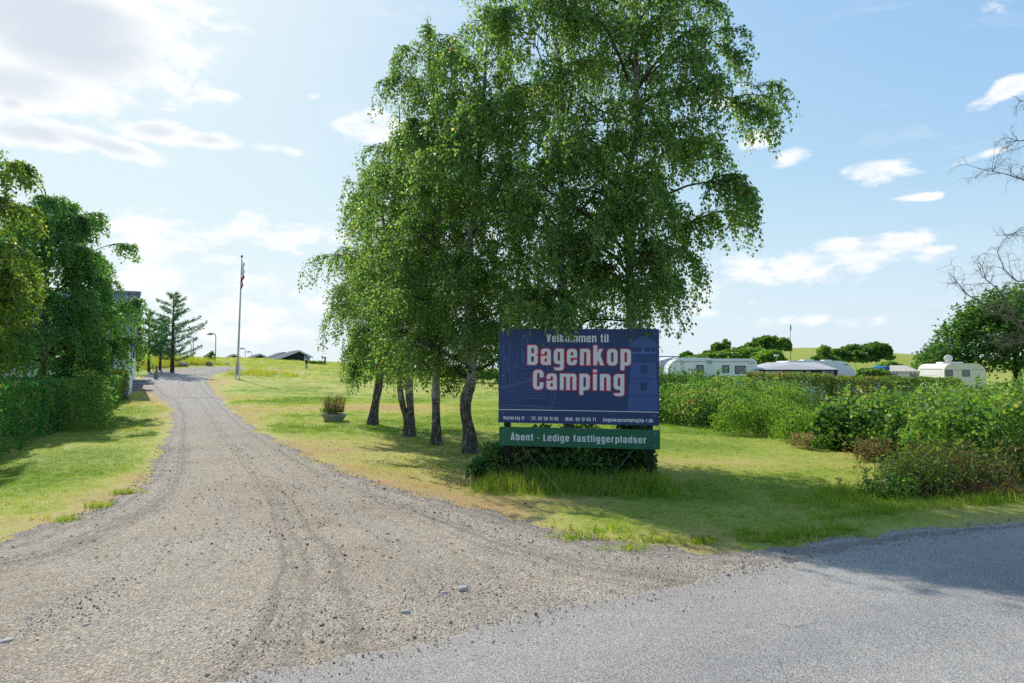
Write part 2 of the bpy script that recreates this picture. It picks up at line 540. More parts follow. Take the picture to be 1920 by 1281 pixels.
# ------------------------------------------------------------------ gravel drive
def gravel_material():
    m, gg, out = new_mat("gravel")
    t = gg.new('ShaderNodeTexCoord').outputs['Object']
    u = gg.new('ShaderNodeAttribute'); u.attribute_name = 'across'
    vfar = gg.new('ShaderNodeAttribute'); vfar.attribute_name = 'grey'
    wob = gg.noise(t, 0.35, 3, 0.5)
    uu = gg.math('ADD', u.outputs['Fac'], gg.math('MULTIPLY', gg.math('SUBTRACT', wob, 0.5), 0.10))
    s1 = gg.noise(None, 8.0, 2, 0.5, 0, '1D', uu)
    s2 = gg.noise(None, 46.0, 3, 0.65, 0, '1D', uu)
    n1 = gg.noise(t, 0.55, 6, 0.6); n2 = gg.noise(t, 5.0, 6, 0.7); n3 = gg.noise(t, 38.0, 5, 0.75)
    base = gg.ramp(n1, [(0.30, (0.345, 0.276, 0.194)), (0.50, (0.445, 0.368, 0.268)), (0.72, (0.515, 0.442, 0.340))])
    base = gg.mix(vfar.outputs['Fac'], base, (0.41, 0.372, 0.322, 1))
    tr = gg.math('ADD', gg.math('MULTIPLY', s1, 0.68), gg.math('MULTIPLY', s2, 0.32))
    tr = gg.math('ADD', tr, gg.math('MULTIPLY', gg.math('SUBTRACT', n2, 0.5), 0.35))
    base = gg.mix(gg.maprange(tr, 0.50, 0.64, 0.0, 0.44, True), base, (0.135, 0.118, 0.098, 1))
    base = gg.mix(gg.maprange(tr, 0.47, 0.36, 0.0, 0.55, True), base, (0.37, 0.325, 0.265, 1))
    v = gg.voro(t, 85.0); vc = gg.ramp(v.outputs['Color'], [(0.0, 0.35), (0.5, 0.95), (1.0, 1.75)])
    v2 = gg.voro(t, 150.0); vc2 = gg.ramp(v2.outputs['Color'], [(0.0, 0.55), (1.0, 1.45)])
    col = gg.mix(0.75, base, vc, 'MULTIPLY'); col = gg.mix(0.7, col, vc2, 'MULTIPLY')
    col = gg.mix(0.7, col, gg.ramp(n3, [(0.3, 0.5), (0.7, 1.5)]), 'MULTIPLY')
    hgt = gg.math('ADD', gg.math('MULTIPLY', v.outputs['Distance'], -1.0), gg.math('MULTIPLY', n3, 0.8))
    hgt = gg.math('ADD', hgt, gg.math('MULTIPLY', n2, 1.2))
    p = prin(gg, col, 0.9, 0.2, 0, bump(gg, hgt, 0.9, 0.016))
    gg.l.new(p.outputs[0], out.inputs[0])
    return m
def cells(x0, x1, y0, y1, st):
    xs = np.arange(x0, x1 + st * .5, st); ys = np.arange(y0, y1 + st * .5, st)
    return tgrid(xs, ys)
GV = []; GF = []; GU = []; GG = []; base = 0
for (x0, x1, y0, y1, st) in [(-13, 10.04, -1.0, 13.0, 0.08), (-22, 0.0, 13.0, 30.04, 0.16), (-33, -8, 30.04, 72, 0.4), (10.04, 28, 5, 19, 0.3)]:
    X, Y, F = cells(x0, x1, y0, y1, st)
    s = gsdf(X, Y)
    keep = (s > -0.7)
    fk = keep[F].all(1)
    F = F[fk]
    used = np.unique(F); remap = np.full(len(X), -1); remap[used] = np.arange(len(used))
    X = X[used]; Y = Y[used]; s = s[used]; F = remap[F]
    e = s / 0.30 + (fbm(X, Y, 2.2, 3) - 0.5) * 2.2 + (vnoise(X, Y, 9.0) - 0.5) * 0.9
    z = H(X, Y) + np.clip(e, -1, 1) * 0.016 - 0.008
    # wheel ruts and washboard, a few millimetres
    dl = seg_dist(X, Y, left_edge[::3]); dr = seg_dist(X, Y, right_edge[::3])
    u = dl / (dl + dr + 1e-6)
    deep = np.clip(s / 0.8, 0, 1)
    z = z - deep * 0.008 * sstep((vnoise(u * 9, u * 0 + .5, 1.0) - 0.5) / 0.35) - deep * .003 * (vnoise(u * 44, u * 0 + 3, 1))
    z = z + deep * (fbm(X, Y, 1.3, 3) - 0.5) * 0.022
    GV.append(np.stack([X, Y, z], 1)); GF.append(F + base); GU.append(u); base += len(X)
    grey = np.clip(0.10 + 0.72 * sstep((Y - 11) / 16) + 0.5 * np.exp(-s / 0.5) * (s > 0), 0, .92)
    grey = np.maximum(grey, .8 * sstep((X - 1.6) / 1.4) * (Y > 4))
    GG.append(grey)
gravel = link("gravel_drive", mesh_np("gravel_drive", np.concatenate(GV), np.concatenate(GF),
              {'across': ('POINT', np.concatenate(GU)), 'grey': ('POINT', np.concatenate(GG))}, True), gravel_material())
tag(gravel, kind="structure")

# ------------------------------------------------------------------ asphalt road
def asphalt_material():
    m, gg, out = new_mat("asphalt")
    t = gg.new('ShaderNodeTexCoord').outputs['Object']
    n1 = gg.noise(t, 0.6, 5, 0.6); n2 = gg.noise(t, 4.0, 6, 0.7); n3 = gg.noise(t, 90.0, 4, 0.7)
    ed = gg.new('ShaderNodeAttribute'); ed.attribute_name = 'edge'
    base = gg.ramp(n1, [(0.3, (0.363, 0.337, 0.299)), (0.7, (0.442, 0.415, 0.370))])
    base = gg.mix(gg.maprange(n2, 0.45, 0.75, 0, 0.28), base, (0.25, 0.24, 0.222, 1))
    wp = gg.new('ShaderNodeAttribute'); wp.attribute_name = 'wheel'
    base = gg.mix(gg.math('MULTIPLY', wp.outputs['Fac'], gg.maprange(n2, 0.3, 0.6, 0.5, 1.0)), base, (0.255, 0.247, 0.232, 1))
    cw = gg.noise(t, 1.4, 4, 0.6)
    cv = gg.new('ShaderNodeTexVoronoi', feature='DISTANCE_TO_EDGE')
    gg.l.new(t, cv.inputs['Vector'])
    cv.inputs['Scale'].default_value = 0.55
    crack = gg.math('MULTIPLY', gg.maprange(cv.outputs[0], 0.0, 0.006, 1.0, 0.0), gg.maprange(cw, 0.55, 0.62, 0.0, 0.35))
    base = gg.mix(crack, base, (0.06, 0.058, 0.055, 1))
    # dust from the drive along the edge
    df = gg.math('MULTIPLY', ed.outputs['Fac'], gg.maprange(n2, 0.3, 0.65, 0.2, 1.0))
    base = gg.mix(df, base, (0.36, 0.315, 0.26, 1))
    v = gg.voro(t, 125.0); vc = gg.ramp(v.outputs['Color'], [(0.0, 0.5), (0.45, 0.92), (1.0, 1.6)])
    gap = gg.ramp(v.outputs['Distance'], [(0.0, 1.15), (0.45, 0.95), (0.8, 0.35)])
    col = gg.mix(0.8, base, vc, 'MULTIPLY'); col = gg.mix(0.85, col, gap, 'MULTIPLY')
    hgt = gg.math('ADD', gg.math('MULTIPLY', v.outputs['Distance'], -1.0), gg.math('MULTIPLY', n3, 0.5))
    p = prin(gg, col, 0.82, 0.3, 0, bump(gg, hgt, 0.7, 0.006))
    gg.l.new(p.outputs[0], out.inputs[0])
    return m
re = road_edge
tan = np.gradient(re, axis=0); tan /= np.linalg.norm(tan, axis=1)[:, None]
nor = np.stack([tan[:, 1], -tan[:, 0]], 1)          # towards the camera side
wob = (fbm(re[:, 0] * 3, re[:, 1] * 3, 1.0, 3) - 0.5) * 0.20 + (vnoise(re[:, 0] * 11, re[:, 1] * 11) - 0.5) * 0.10
offs = np.concatenate([[0.0, 0.04, 0.1, 0.2, 0.35, 0.6], np.linspace(1.0, 6.4, 19)])
V = []; E = []
for j, o_ in enumerate(offs):
    q = re + nor * (o_ + wob * max(0, 1 - o_ / 0.6))[:, None]
    crown = 0.035 * (1 - ((o_ - 3.2) / 3.2) ** 2) * (o_ > 0)
    z = H(q[:, 0], q[:, 1]) + (0.004 if j == 0 else 0.014 + crown)
    V.append(np.column_stack([q, z])); E.append(np.full(len(q), math.exp(-o_ / 0.28)))
n = len(re); k = len(offs)
i = np.arange(n * k).reshape(k, n)
F = np.stack([i[:-1, :-1], i[1:, :-1], i[1:, 1:], i[:-1, 1:]], -1).reshape(-1, 4)
EE = np.concatenate(E)
VV = np.concatenate(V)
EE = EE * (0.25 + 0.75 * (VV[:, 0] < 2.6))
WH = np.concatenate([np.full(n, .55*math.exp(-((o_-1.35)/.32)**2)+.55*math.exp(-((o_-2.95)/.32)**2)+.4*math.exp(-((o_-4.3)/.3)**2)) for o_ in offs])
road = link("road", mesh_np("road", VV, F, {'edge': ('POINT', EE), 'wheel': ('POINT', WH)}, True), asphalt_material())
tag(road, kind="structure")
# ------------------------------------------------------------------ shared materials
M = {}
M['white_paint'] = simple("white_paint", (0.72, 0.73, 0.72), 0.55, 0.35, 0, 0.06)
M['white_gloss'] = simple("white_gloss", (0.78, 0.79, 0.79), 0.3, 0.5, 0, 0.03)
M['cream'] = simple("cream_paint", (0.70, 0.66, 0.52), 0.35, 0.45, 0, 0.04)
M['black_wood'] = simple("black_wood", (0.022, 0.024, 0.030), 0.7, 0.3, 0, 0.35, 9.0, 0.4, 40)
M['felt'] = simple("roof_felt", (0.060, 0.066, 0.078), 0.85, 0.2, 0, 0.2, 3.0)
M['dark_glass'] = simple("dark_glass", (0.02, 0.025, 0.03), 0.12, 0.6, 0, 0.2)
M['grey_glass'] = simple("tinted_glass", (0.16, 0.18, 0.21), 0.15, 0.6, 0, 0.2)
M['dark_metal'] = simple("dark_metal", (0.03, 0.032, 0.035), 0.5, 0.5, 0.3, 0.25)
M['grey_metal'] = simple("grey_metal", (0.33, 0.35, 0.36), 0.45, 0.5, 0.4, 0.15)
M['post_black'] = simple("tarred_post", (0.014, 0.013, 0.013), 0.75, 0.25, 0, 0.4, 18, 0.5, 50)
M['wood_grey'] = simple("weathered_wood", (0.19, 0.175, 0.15), 0.85, 0.2, 0, 0.3, 12, 0.5, 60)
M['concrete'] = simple("concrete", (0.34, 0.335, 0.31), 0.9, 0.2, 0, 0.22, 9, 0.5, 70)
M['boulder'] = simple("boulder_stone", (0.25, 0.22, 0.205), 0.9, 0.2, 0, 0.35, 4, 0.7, 18)
M['wire'] = simple("steel_wire", (0.30, 0.31, 0.31), 0.5, 0.5, 0.5, 0.05)

def sign_paint(name, col, var=0.06):
    m, gg, out = new_mat(name)
    t = gg.new('ShaderNodeTexCoord').outputs['Object']
    n = gg.noise(t, 2.2, 5, 0.6); n2 = gg.noise(t, 40, 4, 0.7)
    st = gg.new('ShaderNodeMapping'); st.inputs['Scale'].default_value = (22, 22, 0.9)
    gg.l.new(t, st.inputs[0]); n3 = gg.noise(st.outputs[0], 1.0, 4, 0.6)
    f = gg.math('ADD', gg.math('MULTIPLY', n, 0.55), gg.math('ADD', gg.math('MULTIPLY', n2, 0.2), gg.math('MULTIPLY', n3, 0.25)))
    c = gg.ramp(f, [(0.3, tuple(x * (1 - var) for x in col)), (0.7, tuple(min(1, x * (1 + var)) for x in col))])
    p = prin(gg, c, 0.42, 0.4, 0, bump(gg, n2, 0.05, 0.002))
    gg.l.new(p.outputs[0], out.inputs[0])
    return m
M['sign_blue'] = sign_paint("sign_blue", (0.011, 0.036, 0.130), 0.14)
M['sign_pale'] = sign_paint("sign_pale_blue", (0.060, 0.120, 0.310), 0.08)
M['sign_mid'] = sign_paint("sign_mid_blue", (0.038, 0.085, 0.250), 0.08)
M['sign_green'] = sign_paint("sign_green", (0.006, 0.110, 0.052), 0.10)
M['sign_white'] = sign_paint("sign_white", (0.66, 0.67, 0.66), 0.04)
M['sign_red'] = sign_paint("sign_red", (0.60, 0.018, 0.055), 0.08)

# ------------------------------------------------------------------ lettering: heavy condensed glyphs as distance fields
class Pen:
    def __init__(s, res, wmax):
        s.res = res
        s.x = np.arange(-0.16, wmax + 0.16, res); s.y = np.arange(-0.42, 1.42, res)
        s.X, s.Y = np.meshgrid(s.x, s.y)
    def rb(s, x0, x1, y0, y1, r=0.0):
        cx, cy = (x0+x1)/2, (y0+y1)/2; hx, hy = (x1-x0)/2, (y1-y0)/2
        r = min(r, hx, hy)
        qx = np.abs(s.X-cx)-(hx-r); qy = np.abs(s.Y-cy)-(hy-r)
        return np.hypot(np.maximum(qx, 0), np.maximum(qy, 0)) + np.minimum(np.maximum(qx, qy), 0) - r
    def sg(s, ax, ay, bx, by, w):
        L = math.hypot(bx-ax, by-ay); ux, uy = (bx-ax)/L, (by-ay)/L
        px = (s.X-(ax+bx)/2)*ux + (s.Y-(ay+by)/2)*uy; py = -(s.X-(ax+bx)/2)*uy + (s.Y-(ay+by)/2)*ux
        qx = np.abs(px)-L/2; qy = np.abs(py)-w/2
        return np.hypot(np.maximum(qx, 0), np.maximum(qy, 0)) + np.minimum(np.maximum(qx, qy), 0)
U = lambda *a: np.minimum.reduce(a)
def CUT(a, *b):
    for q in b: a = np.maximum(a, -q)
    return a
XH, W_, S_ = 0.82, 0.53, 0.195
def glyph(ch, res):
    W, S = W_, S_
    wid = {'m': .85, 'M': .80, 'i': S, 'l': S, 'j': .27, 'f': .36, 't': .36, 'r': .38, '1': .30, '.': .17, '-': .30, ' ': .24,
           '@': .85, 'T': .50, 'L': .44, 'A': .58, 'Å': .58, 'V': .58, 'v': .52, 'k': .55, 'B': .55, 'C': .54}.get(ch, W)
    p = Pen(res, wid); rb, sg = p.rb, p.sg
    clip = lambda d, lo, hi: np.maximum(d, np.maximum(p.Y-hi, lo-p.Y))
    ring = lambda y0=0, y1=XH: CUT(rb(0, W, y0, y1, .19), rb(S, W-S, y0+.15, y1-.15, .07))
    if ch == 'o': d = ring()
    elif ch == 'c': d = CUT(ring(), rb(W-S-.01, W+.3, .32, .50))
    elif ch == 'e': d = CUT(U(ring(), rb(S-.02, W-.02, .37, .48)), rb(W-S-.005, W+.3, .265, .37))
    elif ch == 'a':
        d = CUT(rb(0, W, 0, XH, .17), rb(S, W-S, .14, .345, .06), rb(S, W-S, .445, XH-.13, .06), rb(-.3, S+.01, .455, .545))
        d = U(d, rb(W-S, W, 0, .3))
    elif ch == 'g':
        d = U(ring(.05, XH), rb(W-S, W, -.1, XH))
        hook = CUT(rb(0, W, -.27, .06, .15), rb(-.3, W-S, -.135, .3))
        d = U(d, hook, rb(W-S, W, -.12, .1))
    elif ch == 'n': d = U(rb(0, S, 0, XH), clip(CUT(rb(0, W, -.5, XH, .17), rb(S, W-S, -.5, XH-.15, .06)), 0, XH))
    elif ch == 'm':
        w1 = (.85+S)/2
        a = CUT(rb(0, w1, -.5, XH, .15), rb(S, w1-S, -.5, XH-.14, .05)); b = CUT(rb(w1-S, .85, -.5, XH, .15), rb(w1, .85-S, -.5, XH-.14, .05))
        d = U(rb(0, S, 0, XH), clip(U(a, b), 0, XH))
    elif ch == 'k': d = U(rb(0, S, 0, 1), clip(sg(.13, .22, .47, 1.0, .175), .0, XH), clip(sg(.22, .62, .50, -.12, .185), 0, XH))
    elif ch == 'p': d = U(ring(), rb(0, S, -.24, XH))
    elif ch == 'b': d = U(ring(), rb(0, S, 0, 1))
    elif ch == 'd': d = U(ring(), rb(W-S, W, 0, 1))
    elif ch == 'l': d = rb(0, S, 0, 1)
    elif ch == 'i': d = U(rb(0, S, 0, XH-.01), rb(0, S, .90, 1.04))
    elif ch == 'j': d = U(rb(.27-S, .27, -.1, XH-.01), rb(.27-S, .27, .90, 1.04), CUT(rb(0, .27, -.24, 0, .1), rb(-.2, .27-S, -.12, .3)))
    elif ch == 't': d = U(CUT(rb(.08, .36, 0, .98, .09), rb(.08+S, .6, .13, 1.2)), rb(.08, .08+S, .3, .98), rb(0, .36, XH-.14, XH))
    elif ch == 'f': d = U(CUT(rb(.08, .36, -.4, 1.0, .1), rb(.08+S, .6, -.5, .87), rb(-.2, .6, -.6, 0)), rb(.08, .08+S, 0, .7), rb(0, .36, XH-.14, XH))
    elif ch == 'r': d = U(rb(0, S, 0, XH), CUT(rb(.02, .38, .4, XH, .1), rb(S, .6, .2, XH-.17)))
    elif ch == 's':
        d = CUT(rb(0, W, 0, XH, .16), rb(S, W-S, .13, .34, .05), rb(S, W-S, .48, XH-.13, .05), rb(-.3, S+.01, .27, .38), rb(W-S-.01, W+.3, .44, .55))
        d = U(d, sg(.09, .50, W-.09, .32, .15))
    elif ch == 'v': d = clip(U(sg(.10, XH+.1, .26, -.08, .18), sg(.42, XH+.1, .26, -.08, .18)), 0, XH)
    elif ch == 'V': d = clip(U(sg(.10, 1.1, .29, -.08, .19), sg(.48, 1.1, .29, -.08, .19)), 0, 1)
    elif ch in 'AÅ':
        d = CUT(clip(U(sg(.09, -.1, .25, 1.08, .19), sg(.49, -.1, .33, 1.08, .19)), 0, 1))
        d = U(d, rb(.13, .45, .18, .31))
        if ch == 'Å': d = U(d, CUT(rb(.185, .395, 1.06, 1.27, .105), rb(.255, .325, 1.13, 1.20, .035)))
    elif ch == 'B':
        d = CUT(rb(0, .55, 0, 1, .17), rb(S, .55-S, .14, .44, .06), rb(S, .55-S, .58, .86, .06), rb(.47, .8, .475, .545))
        d = U(d, rb(0, S, 0, 1))
    elif ch == 'C': d = CUT(rb(0, .54, 0, 1, .2), rb(S, .54-S, .15, .85, .07), rb(.54-S-.005, .9, .37, .62))
    elif ch == 'T': d = U(rb(0, .5, .84, 1), rb(.25-S/2, .25+S/2, 0, 1))
    elif ch == 'M': d = U(rb(0, S, 0, 1), rb(.8-S, .8, 0, 1), clip(sg(.13, 1.06, .4, -.1, .17), 0, 1), clip(sg(.67, 1.06, .4, -.1, .17), 0, 1))
    elif ch == 'L': d = U(rb(0, S, 0, 1), rb(0, .44, 0, .16))
    elif ch == '1': d = U(rb(.105, .30, 0, 1), rb(0, .2, .70, .86))
    elif ch == '7': d = U(rb(0, W, .84, 1), clip(sg(.20, -.08, .44, .96, .2), 0, 1))
    elif ch == '6': d = CUT(rb(0, W, 0, 1, .19), rb(S, W-S, .14, .42, .06), rb(S, W-S, .56, .86, .06), rb(W-S-.01, W+.3, .56, .66))
    elif ch == '9': d = CUT(rb(0, W, 0, 1, .19), rb(S, W-S, .58, .86, .06), rb(S, W-S, .14, .44, .06), rb(-.3, S+.01, .34, .44))
    elif ch == '2':
        d = U(CUT(rb(0, W, .42, 1, .19), rb(S, W-S, .3, .86, .06), rb(-.3, S+.01, .4, .62), rb(-.3, W-S, .3, .62)), sg(W-.12, .58, .14, .12, .19), rb(0, W, 0, .15))
    elif ch == '5':
        d = U(rb(0, S, .5, 1), rb(0, .50, .85, 1), CUT(rb(0, W, 0, .66, .18), rb(S, W-S, .14, .53, .06), rb(-.3, S+.01, .28, .46)))
    elif ch == '4': d = U(rb(W-S-.06, W-.06, 0, 1), rb(0, W, .18, .33), clip(sg(.05, .18, .32, 1.05, .16), .18, 1))
    elif ch == '.': d = rb(0, .17, 0, .17)
    elif ch == '-': d = rb(.02, .28, .33, .48)
    elif ch == '@':
        d = U(CUT(rb(0, .85, -.12, .95, .25), rb(.12, .73, .0, .83, .17), rb(.55, .9, -.2, .16)), CUT(rb(.24, .66, .16, .66, .12), rb(.38, .52, .28, .54, .05)), rb(.54, .66, .16, .66))
    else: d = None
    return p, d, wid
def contour_fill(p, f):
    """filled polygon mesh of f<0 on the pen's grid"""
    V = []; F = []; idx = {}
    def vid(k, x, y):
        if k not in idx:
            idx[k] = len(V); V.append((x, y))
        return idx[k]
    ins = f < 0
    ny, nx = f.shape
    full = ins[:-1, :-1] & ins[:-1, 1:] & ins[1:, :-1] & ins[1:, 1:]
    anyi = ins[:-1, :-1] | ins[:-1, 1:] | ins[1:, :-1] | ins[1:, 1:]
    for j in range(ny-1):
        i = 0
        row = full[j]
        while i < nx-1:
            if row[i]:
                k = i
                while k < nx-1 and row[k]: k += 1
                q = [vid((a, b), p.x[a], p.y[b]) for a, b in ((i, j), (k, j), (k, j+1), (i, j+1))]
                F.append(q); i = k
            else:
                if anyi[j, i]:
                    cs = [(i, j), (i+1, j), (i+1, j+1), (i, j+1)]
                    poly = []
                    for m_ in range(4):
                        a = cs[m_]; b = cs[(m_+1) % 4]
                        fa = f[a[1], a[0]]; fb = f[b[1], b[0]]
                        if fa < 0: poly.append(vid(a, p.x[a[0]], p.y[a[1]]))
                        if (fa < 0) != (fb < 0):
                            t = fa/(fa-fb)
                            key = ('e',) + tuple(sorted((a, b)))
                            poly.append(vid(key, p.x[a[0]]+t*(p.x[b[0]]-p.x[a[0]]), p.y[a[1]]+t*(p.y[b[1]]-p.y[a[1]])))
                    if len(poly) >= 3: F.append(poly)
                i += 1
    return V, F
def text_words(txt, x0, x1, cap, res=0.035, grow_=0.0, gap=0.10):
    """flat text from x0 to x1 (metres), baseline at z=0, in the xz plane; one (V, F) per word"""
    adv = 0; words_ = [[]]
    for ch in txt:
        p, d, w = glyph(ch, res)
        if d is not None: words_[-1].append((adv, p, d))
        elif words_[-1]: words_.append([])
        adv += w + gap
    adv -= gap
    sx = (x1-x0)/adv
    out = []
    for items in words_:
        V = []; F = []
        for a, p, d in items:
            v, f = contour_fill(p, d-grow_)
            b = len(V)
            V += [(x0+(a+x)*sx, 0.0, y*cap) for x, y in v]
            F += [tuple(b+i for i in q) for q in f]
        if V: out.append((V, F))
    return out

# ------------------------------------------------------------------ the camp-site sign
pR = atY(1236, 617, 9.92); pL = atY(936, 617, 10.28)
SW = float(np.hypot(*(pR-pL)[:2])); srz = math.atan2(pR[1]-pL[1], pR[0]-pL[0])
SH = 1.405
top_z = pR[2]; roll = math.atan2(pL[2]-pR[2], SW)
sbase = np.array([pL[0], pL[1], h1(pL[0], pL[1])])
sign = thing("camp_sign", sbase, "large blue camp site sign with a green strip below, on two black posts", "sign", srz)
zt = pL[2]-sbase[2]
def board(name, z_top, height, mat):
    b = MB().box(0, SW, 0.0, 0.022, -height, 0)
    return b.build(name, mat, sign, (0, 0, z_top), (0, roll, 0), bevel=0.003)
blue = board("blue_board", zt, SH, M['sign_blue'])
blue["label"] = "dark blue upper board with the camp site name"
pg = atY(936, 800, 10.28)
GH = 0.283
green = board("green_board", pg[2]-sbase[2], GH, M['sign_green'])
green["label"] = "green lower board announcing free pitches"
for px, yy in ((950, 10.265), (1218, 9.94)):
    xl = (atY(px, 700, yy)[0]-pL[0]) / math.cos(srz)
    MB().box(xl-.045, xl+.045, 0.026, 0.116, -0.35, zt-0.02-xl*math.sin(roll)).build("post", M['post_black'], sign, bevel=0.004)
    for zz in (zt-.18, zt-SH+.12):
        pass
# rails behind the boards
for zz in (zt-.25, zt-SH+.2):
    MB().box(.05, SW-.05, 0.024, 0.05, zz-.035-.01, zz+.035-.01).build("rail", M['post_black'], sign)
def pxy(x, y):
    """zoomed-photo coordinates to board coordinates (metres from the top left corner, z down)"""
    u = (x-58)/1504.0; v = (y-62)/(876+34*u)
    return u*SW, -v*SH
def flat(name, V, F, mat, parent, off, loc=(0, 0)):
    me = bpy.data.meshes.new(name)
    me.from_pydata([(x+loc[0], -off, z+loc[1]) for x, _, z in V], [], F); me.update()
    return link(name, me, mat, parent)
def caption(name, txt, xa, xb, ytop, ybase, parent, mat, res, outline=None, gap=0.11, off=0.003):
    a = pxy(xa, ybase); b = pxy(xb, ybase); c = pxy((xa+xb)/2, ytop); e = pxy((xa+xb)/2, ybase)
    cap = c[1]-e[1]
    for V, F in text_words(txt, a[0], b[0], cap, res, 0.0, gap):
        flat(name, V, F, mat, parent, off, (0, e[1]))
    if outline:
        for V, F in text_words(txt, a[0], b[0], cap, res, outline, gap):
            flat(name.replace('text', 'outline'), V, F, M['sign_red'], parent, off-0.0012, (0, e[1]))
caption("welcome_text", "Velkommen til", 513, 1097, 112, 187, blue, M['sign_white'], 0.045)
caption("name_text", "Bagenkop", 334, 1304, 216, 402, blue, M['sign_white'], 0.028, 0.042, 0.165)
caption("name_text", "Camping", 390, 1243, 451, 636, blue, M['sign_white'], 0.028, 0.042, 0.165)
for t_, a, b in (("Vestervej 17", 105, 310), ("Tlf. 62 56 12 95", 373, 633), ("Mob. 44 12 64 71", 697, 983), ("bagenkopcamping@p-f.dk", 1048, 1508)):
    caption("address_text", t_, a, b, 874+(a+b)/2*.0215, 909+(a+b)/2*.0215-1.5, blue, M['sign_white'], 0.075, None, 0.13)
for x in (343, 665, 1016):
    a = pxy(x, 895+x*.021)
    V = [(a[0]+.009*math.cos(t), 0, a[1]+.009*math.sin(t)) for t in np.linspace(0, 2*math.pi, 11)[:-1]]
    flat("red_dot", V, [tuple(range(10))], M['sign_red'], blue, .003)
# green board text (its own coordinates)
def gxy(x, y):
    u = (x-52)/1510.0
    return u*SW, -((y-(981+34*u))/179.0)*GH
a = gxy(165, 1105); b = gxy(1440, 1135)
for V, F in text_words("Åbent - Ledige fastliggerpladser", a[0], b[0], 0.098, 0.05, 0.0, 0.15):
    flat("vacancy_text", V, F, M['sign_white'], green, .003, (0, -0.197))
# white rule
def ribbon(pts, w):
    pts = [np.array(pxy(*p)) for p in pts]
    V = []; F = []
    for i, p in enumerate(pts):
        d = pts[min(i+1, len(pts)-1)]-pts[max(i-1, 0)]; d = d/(np.linalg.norm(d)+1e-9)
        n_ = np.array([-d[1], d[0]])*w/2
        V += [(p[0]+n_[0], 0, p[1]+n_[1]), (p[0]-n_[0], 0, p[1]-n_[1])]
    F = [(2*i, 2*i+1, 2*i+3, 2*i+2) for i in range(len(pts)-1)]
    return V, F
V, F = ribbon([(60, 817), (400, 822), (800, 829), (1200, 837), (1560, 845)], .0105)
flat("white_rule", V, F, M['sign_white'], blue, .0035)
# pilot tower drawing
def poly(name, P, mat, off, parent=blue):
    V = [(pxy(x, y)[0], 0, pxy(x, y)[1]) for x, y in P]
    return flat(name, V, [tuple(range(len(V)))], mat, parent, off)
tower = poly("tower_drawing", [(1308, 376), (1532, 376), (1560, 836), (1270, 836)], M['sign_mid'], .0012)
poly("tower_roof", [(1255, 222), (1422, 125), (1560, 205), (1560, 222)], M['sign_mid'], .0013)
poly("tower_gallery", [(1308, 223), (1535, 223), (1535, 290), (1308, 290)], M['sign_pale'], .0014)
for x0, x1 in ((1312, 1402), (1424, 1477), (1485, 1529)):
    poly("tower_window", [(x0, 232), (x1, 232), (x1, 277), (x0, 277)], M['sign_blue'], .0022)
V = []; F = []
for x in np.linspace(1318, 1550, 10):
    v, f = ribbon([(x, 296), (x+1, 370)], .013); b0 = len(V); V += v; F += [tuple(b0+i for i in q) for q in f]
flat("tower_railing", V, F, M['sign_mid'], blue, .0012)
poly("tower_deck", [(1300, 289), (1556, 289), (1556, 296), (1300, 296)], M['sign_pale'], .0018)
for y0, y1 in ((400, 481), (562, 640)):
    poly("tower_window", [(1393, y0), (1452, y0), (1452, y1), (1393, y1)], M['sign_blue'], .0022)
for y in (526, 690):
    poly("tower_line", [(1290, y-3), (1546, y-3), (1548, y+3), (1290, y+3)], M['sign_blue'], .0022)
# cutter drawing, thin lines (second zoom: x = 925+X/6.405-ish mapped back to the first)
def sxy(x, y):      # zoom 4 pixels -> zoom 6 pixels
    return ((920 + x/6.405 - 925)*5.025, (600 + y/6.405 - 605)*5.025)
lines = []
for k in range(8):
    f_ = k/7.0
    y0 = 800+f_*185; y1 = 720+f_*300
    xe = 800-60*f_ if k else 640
    lines.append([(120, y0), (260, y0-22+f_*10), (400, y0-60+f_*25), (560, y0-110+f_*60), (xe*.9+40, y1-60+f_*10)])
lines += [[(118, 815), (300, 775), (520, 712), (640, 700)], [(118, 825), (300, 786), (520, 722)],
          [(640, 700), (740, 640), (805, 680), (825, 760), (820, 860), (790, 950), (740, 1060)],
          [(800, 700), (812, 800), (790, 900), (760, 1060)], [(755, 850), (740, 960), (725, 1060)], [(720, 610), (560, 410)],
          [(100, 1030), (300, 1035), (700, 1045)], [(110, 1050), (400, 1058), (915, 1050)], [(100, 1015), (500, 1025), (620, 1028)],
          [(155, 300), (157, 790)], [(170, 430), (172, 780)], [(155, 330), (115, 480), (112, 780)], [(155, 330), (190, 480), (215, 600)],
          [(235, 250), (238, 780)], [(235, 360), (350, 540)], [(165, 430), (230, 520)], [(170, 440), (340, 545)], [(235, 370), (200, 600)],
          [(395, 150), (397, 520)], [(460, 150), (455, 300), (440, 400), (380, 520)], [(410, 215), (500, 215)], [(420, 240), (510, 240)],
          [(435, 165), (480, 165), (480, 185), (435, 185), (435, 165)], [(340, 360), (400, 360), (400, 410), (340, 410), (340, 360)],
          [(335, 390), (335, 520)], [(410, 400), (412, 540)], [(395, 440), (440, 540)], [(380, 470), (450, 550)],
          [(250, 555), (500, 550), (630, 570)], [(200, 600), (260, 575), (450, 580), (625, 585)], [(205, 612), (280, 590), (460, 592)],
          [(195, 610), (190, 770)], [(250, 590), (252, 770)], [(280, 590), (282, 760)], [(380, 640), (430, 640), (430, 690), (380, 690), (380, 640)],
          [(455, 640), (490, 640), (490, 690), (455, 690), (455, 640)], [(300, 600), (302, 700)], [(340, 600), (342, 690)], [(350, 710), (520, 690)],
          [(280, 745), (380, 720)], [(130, 320), (185, 320)]]
V = []; F = []
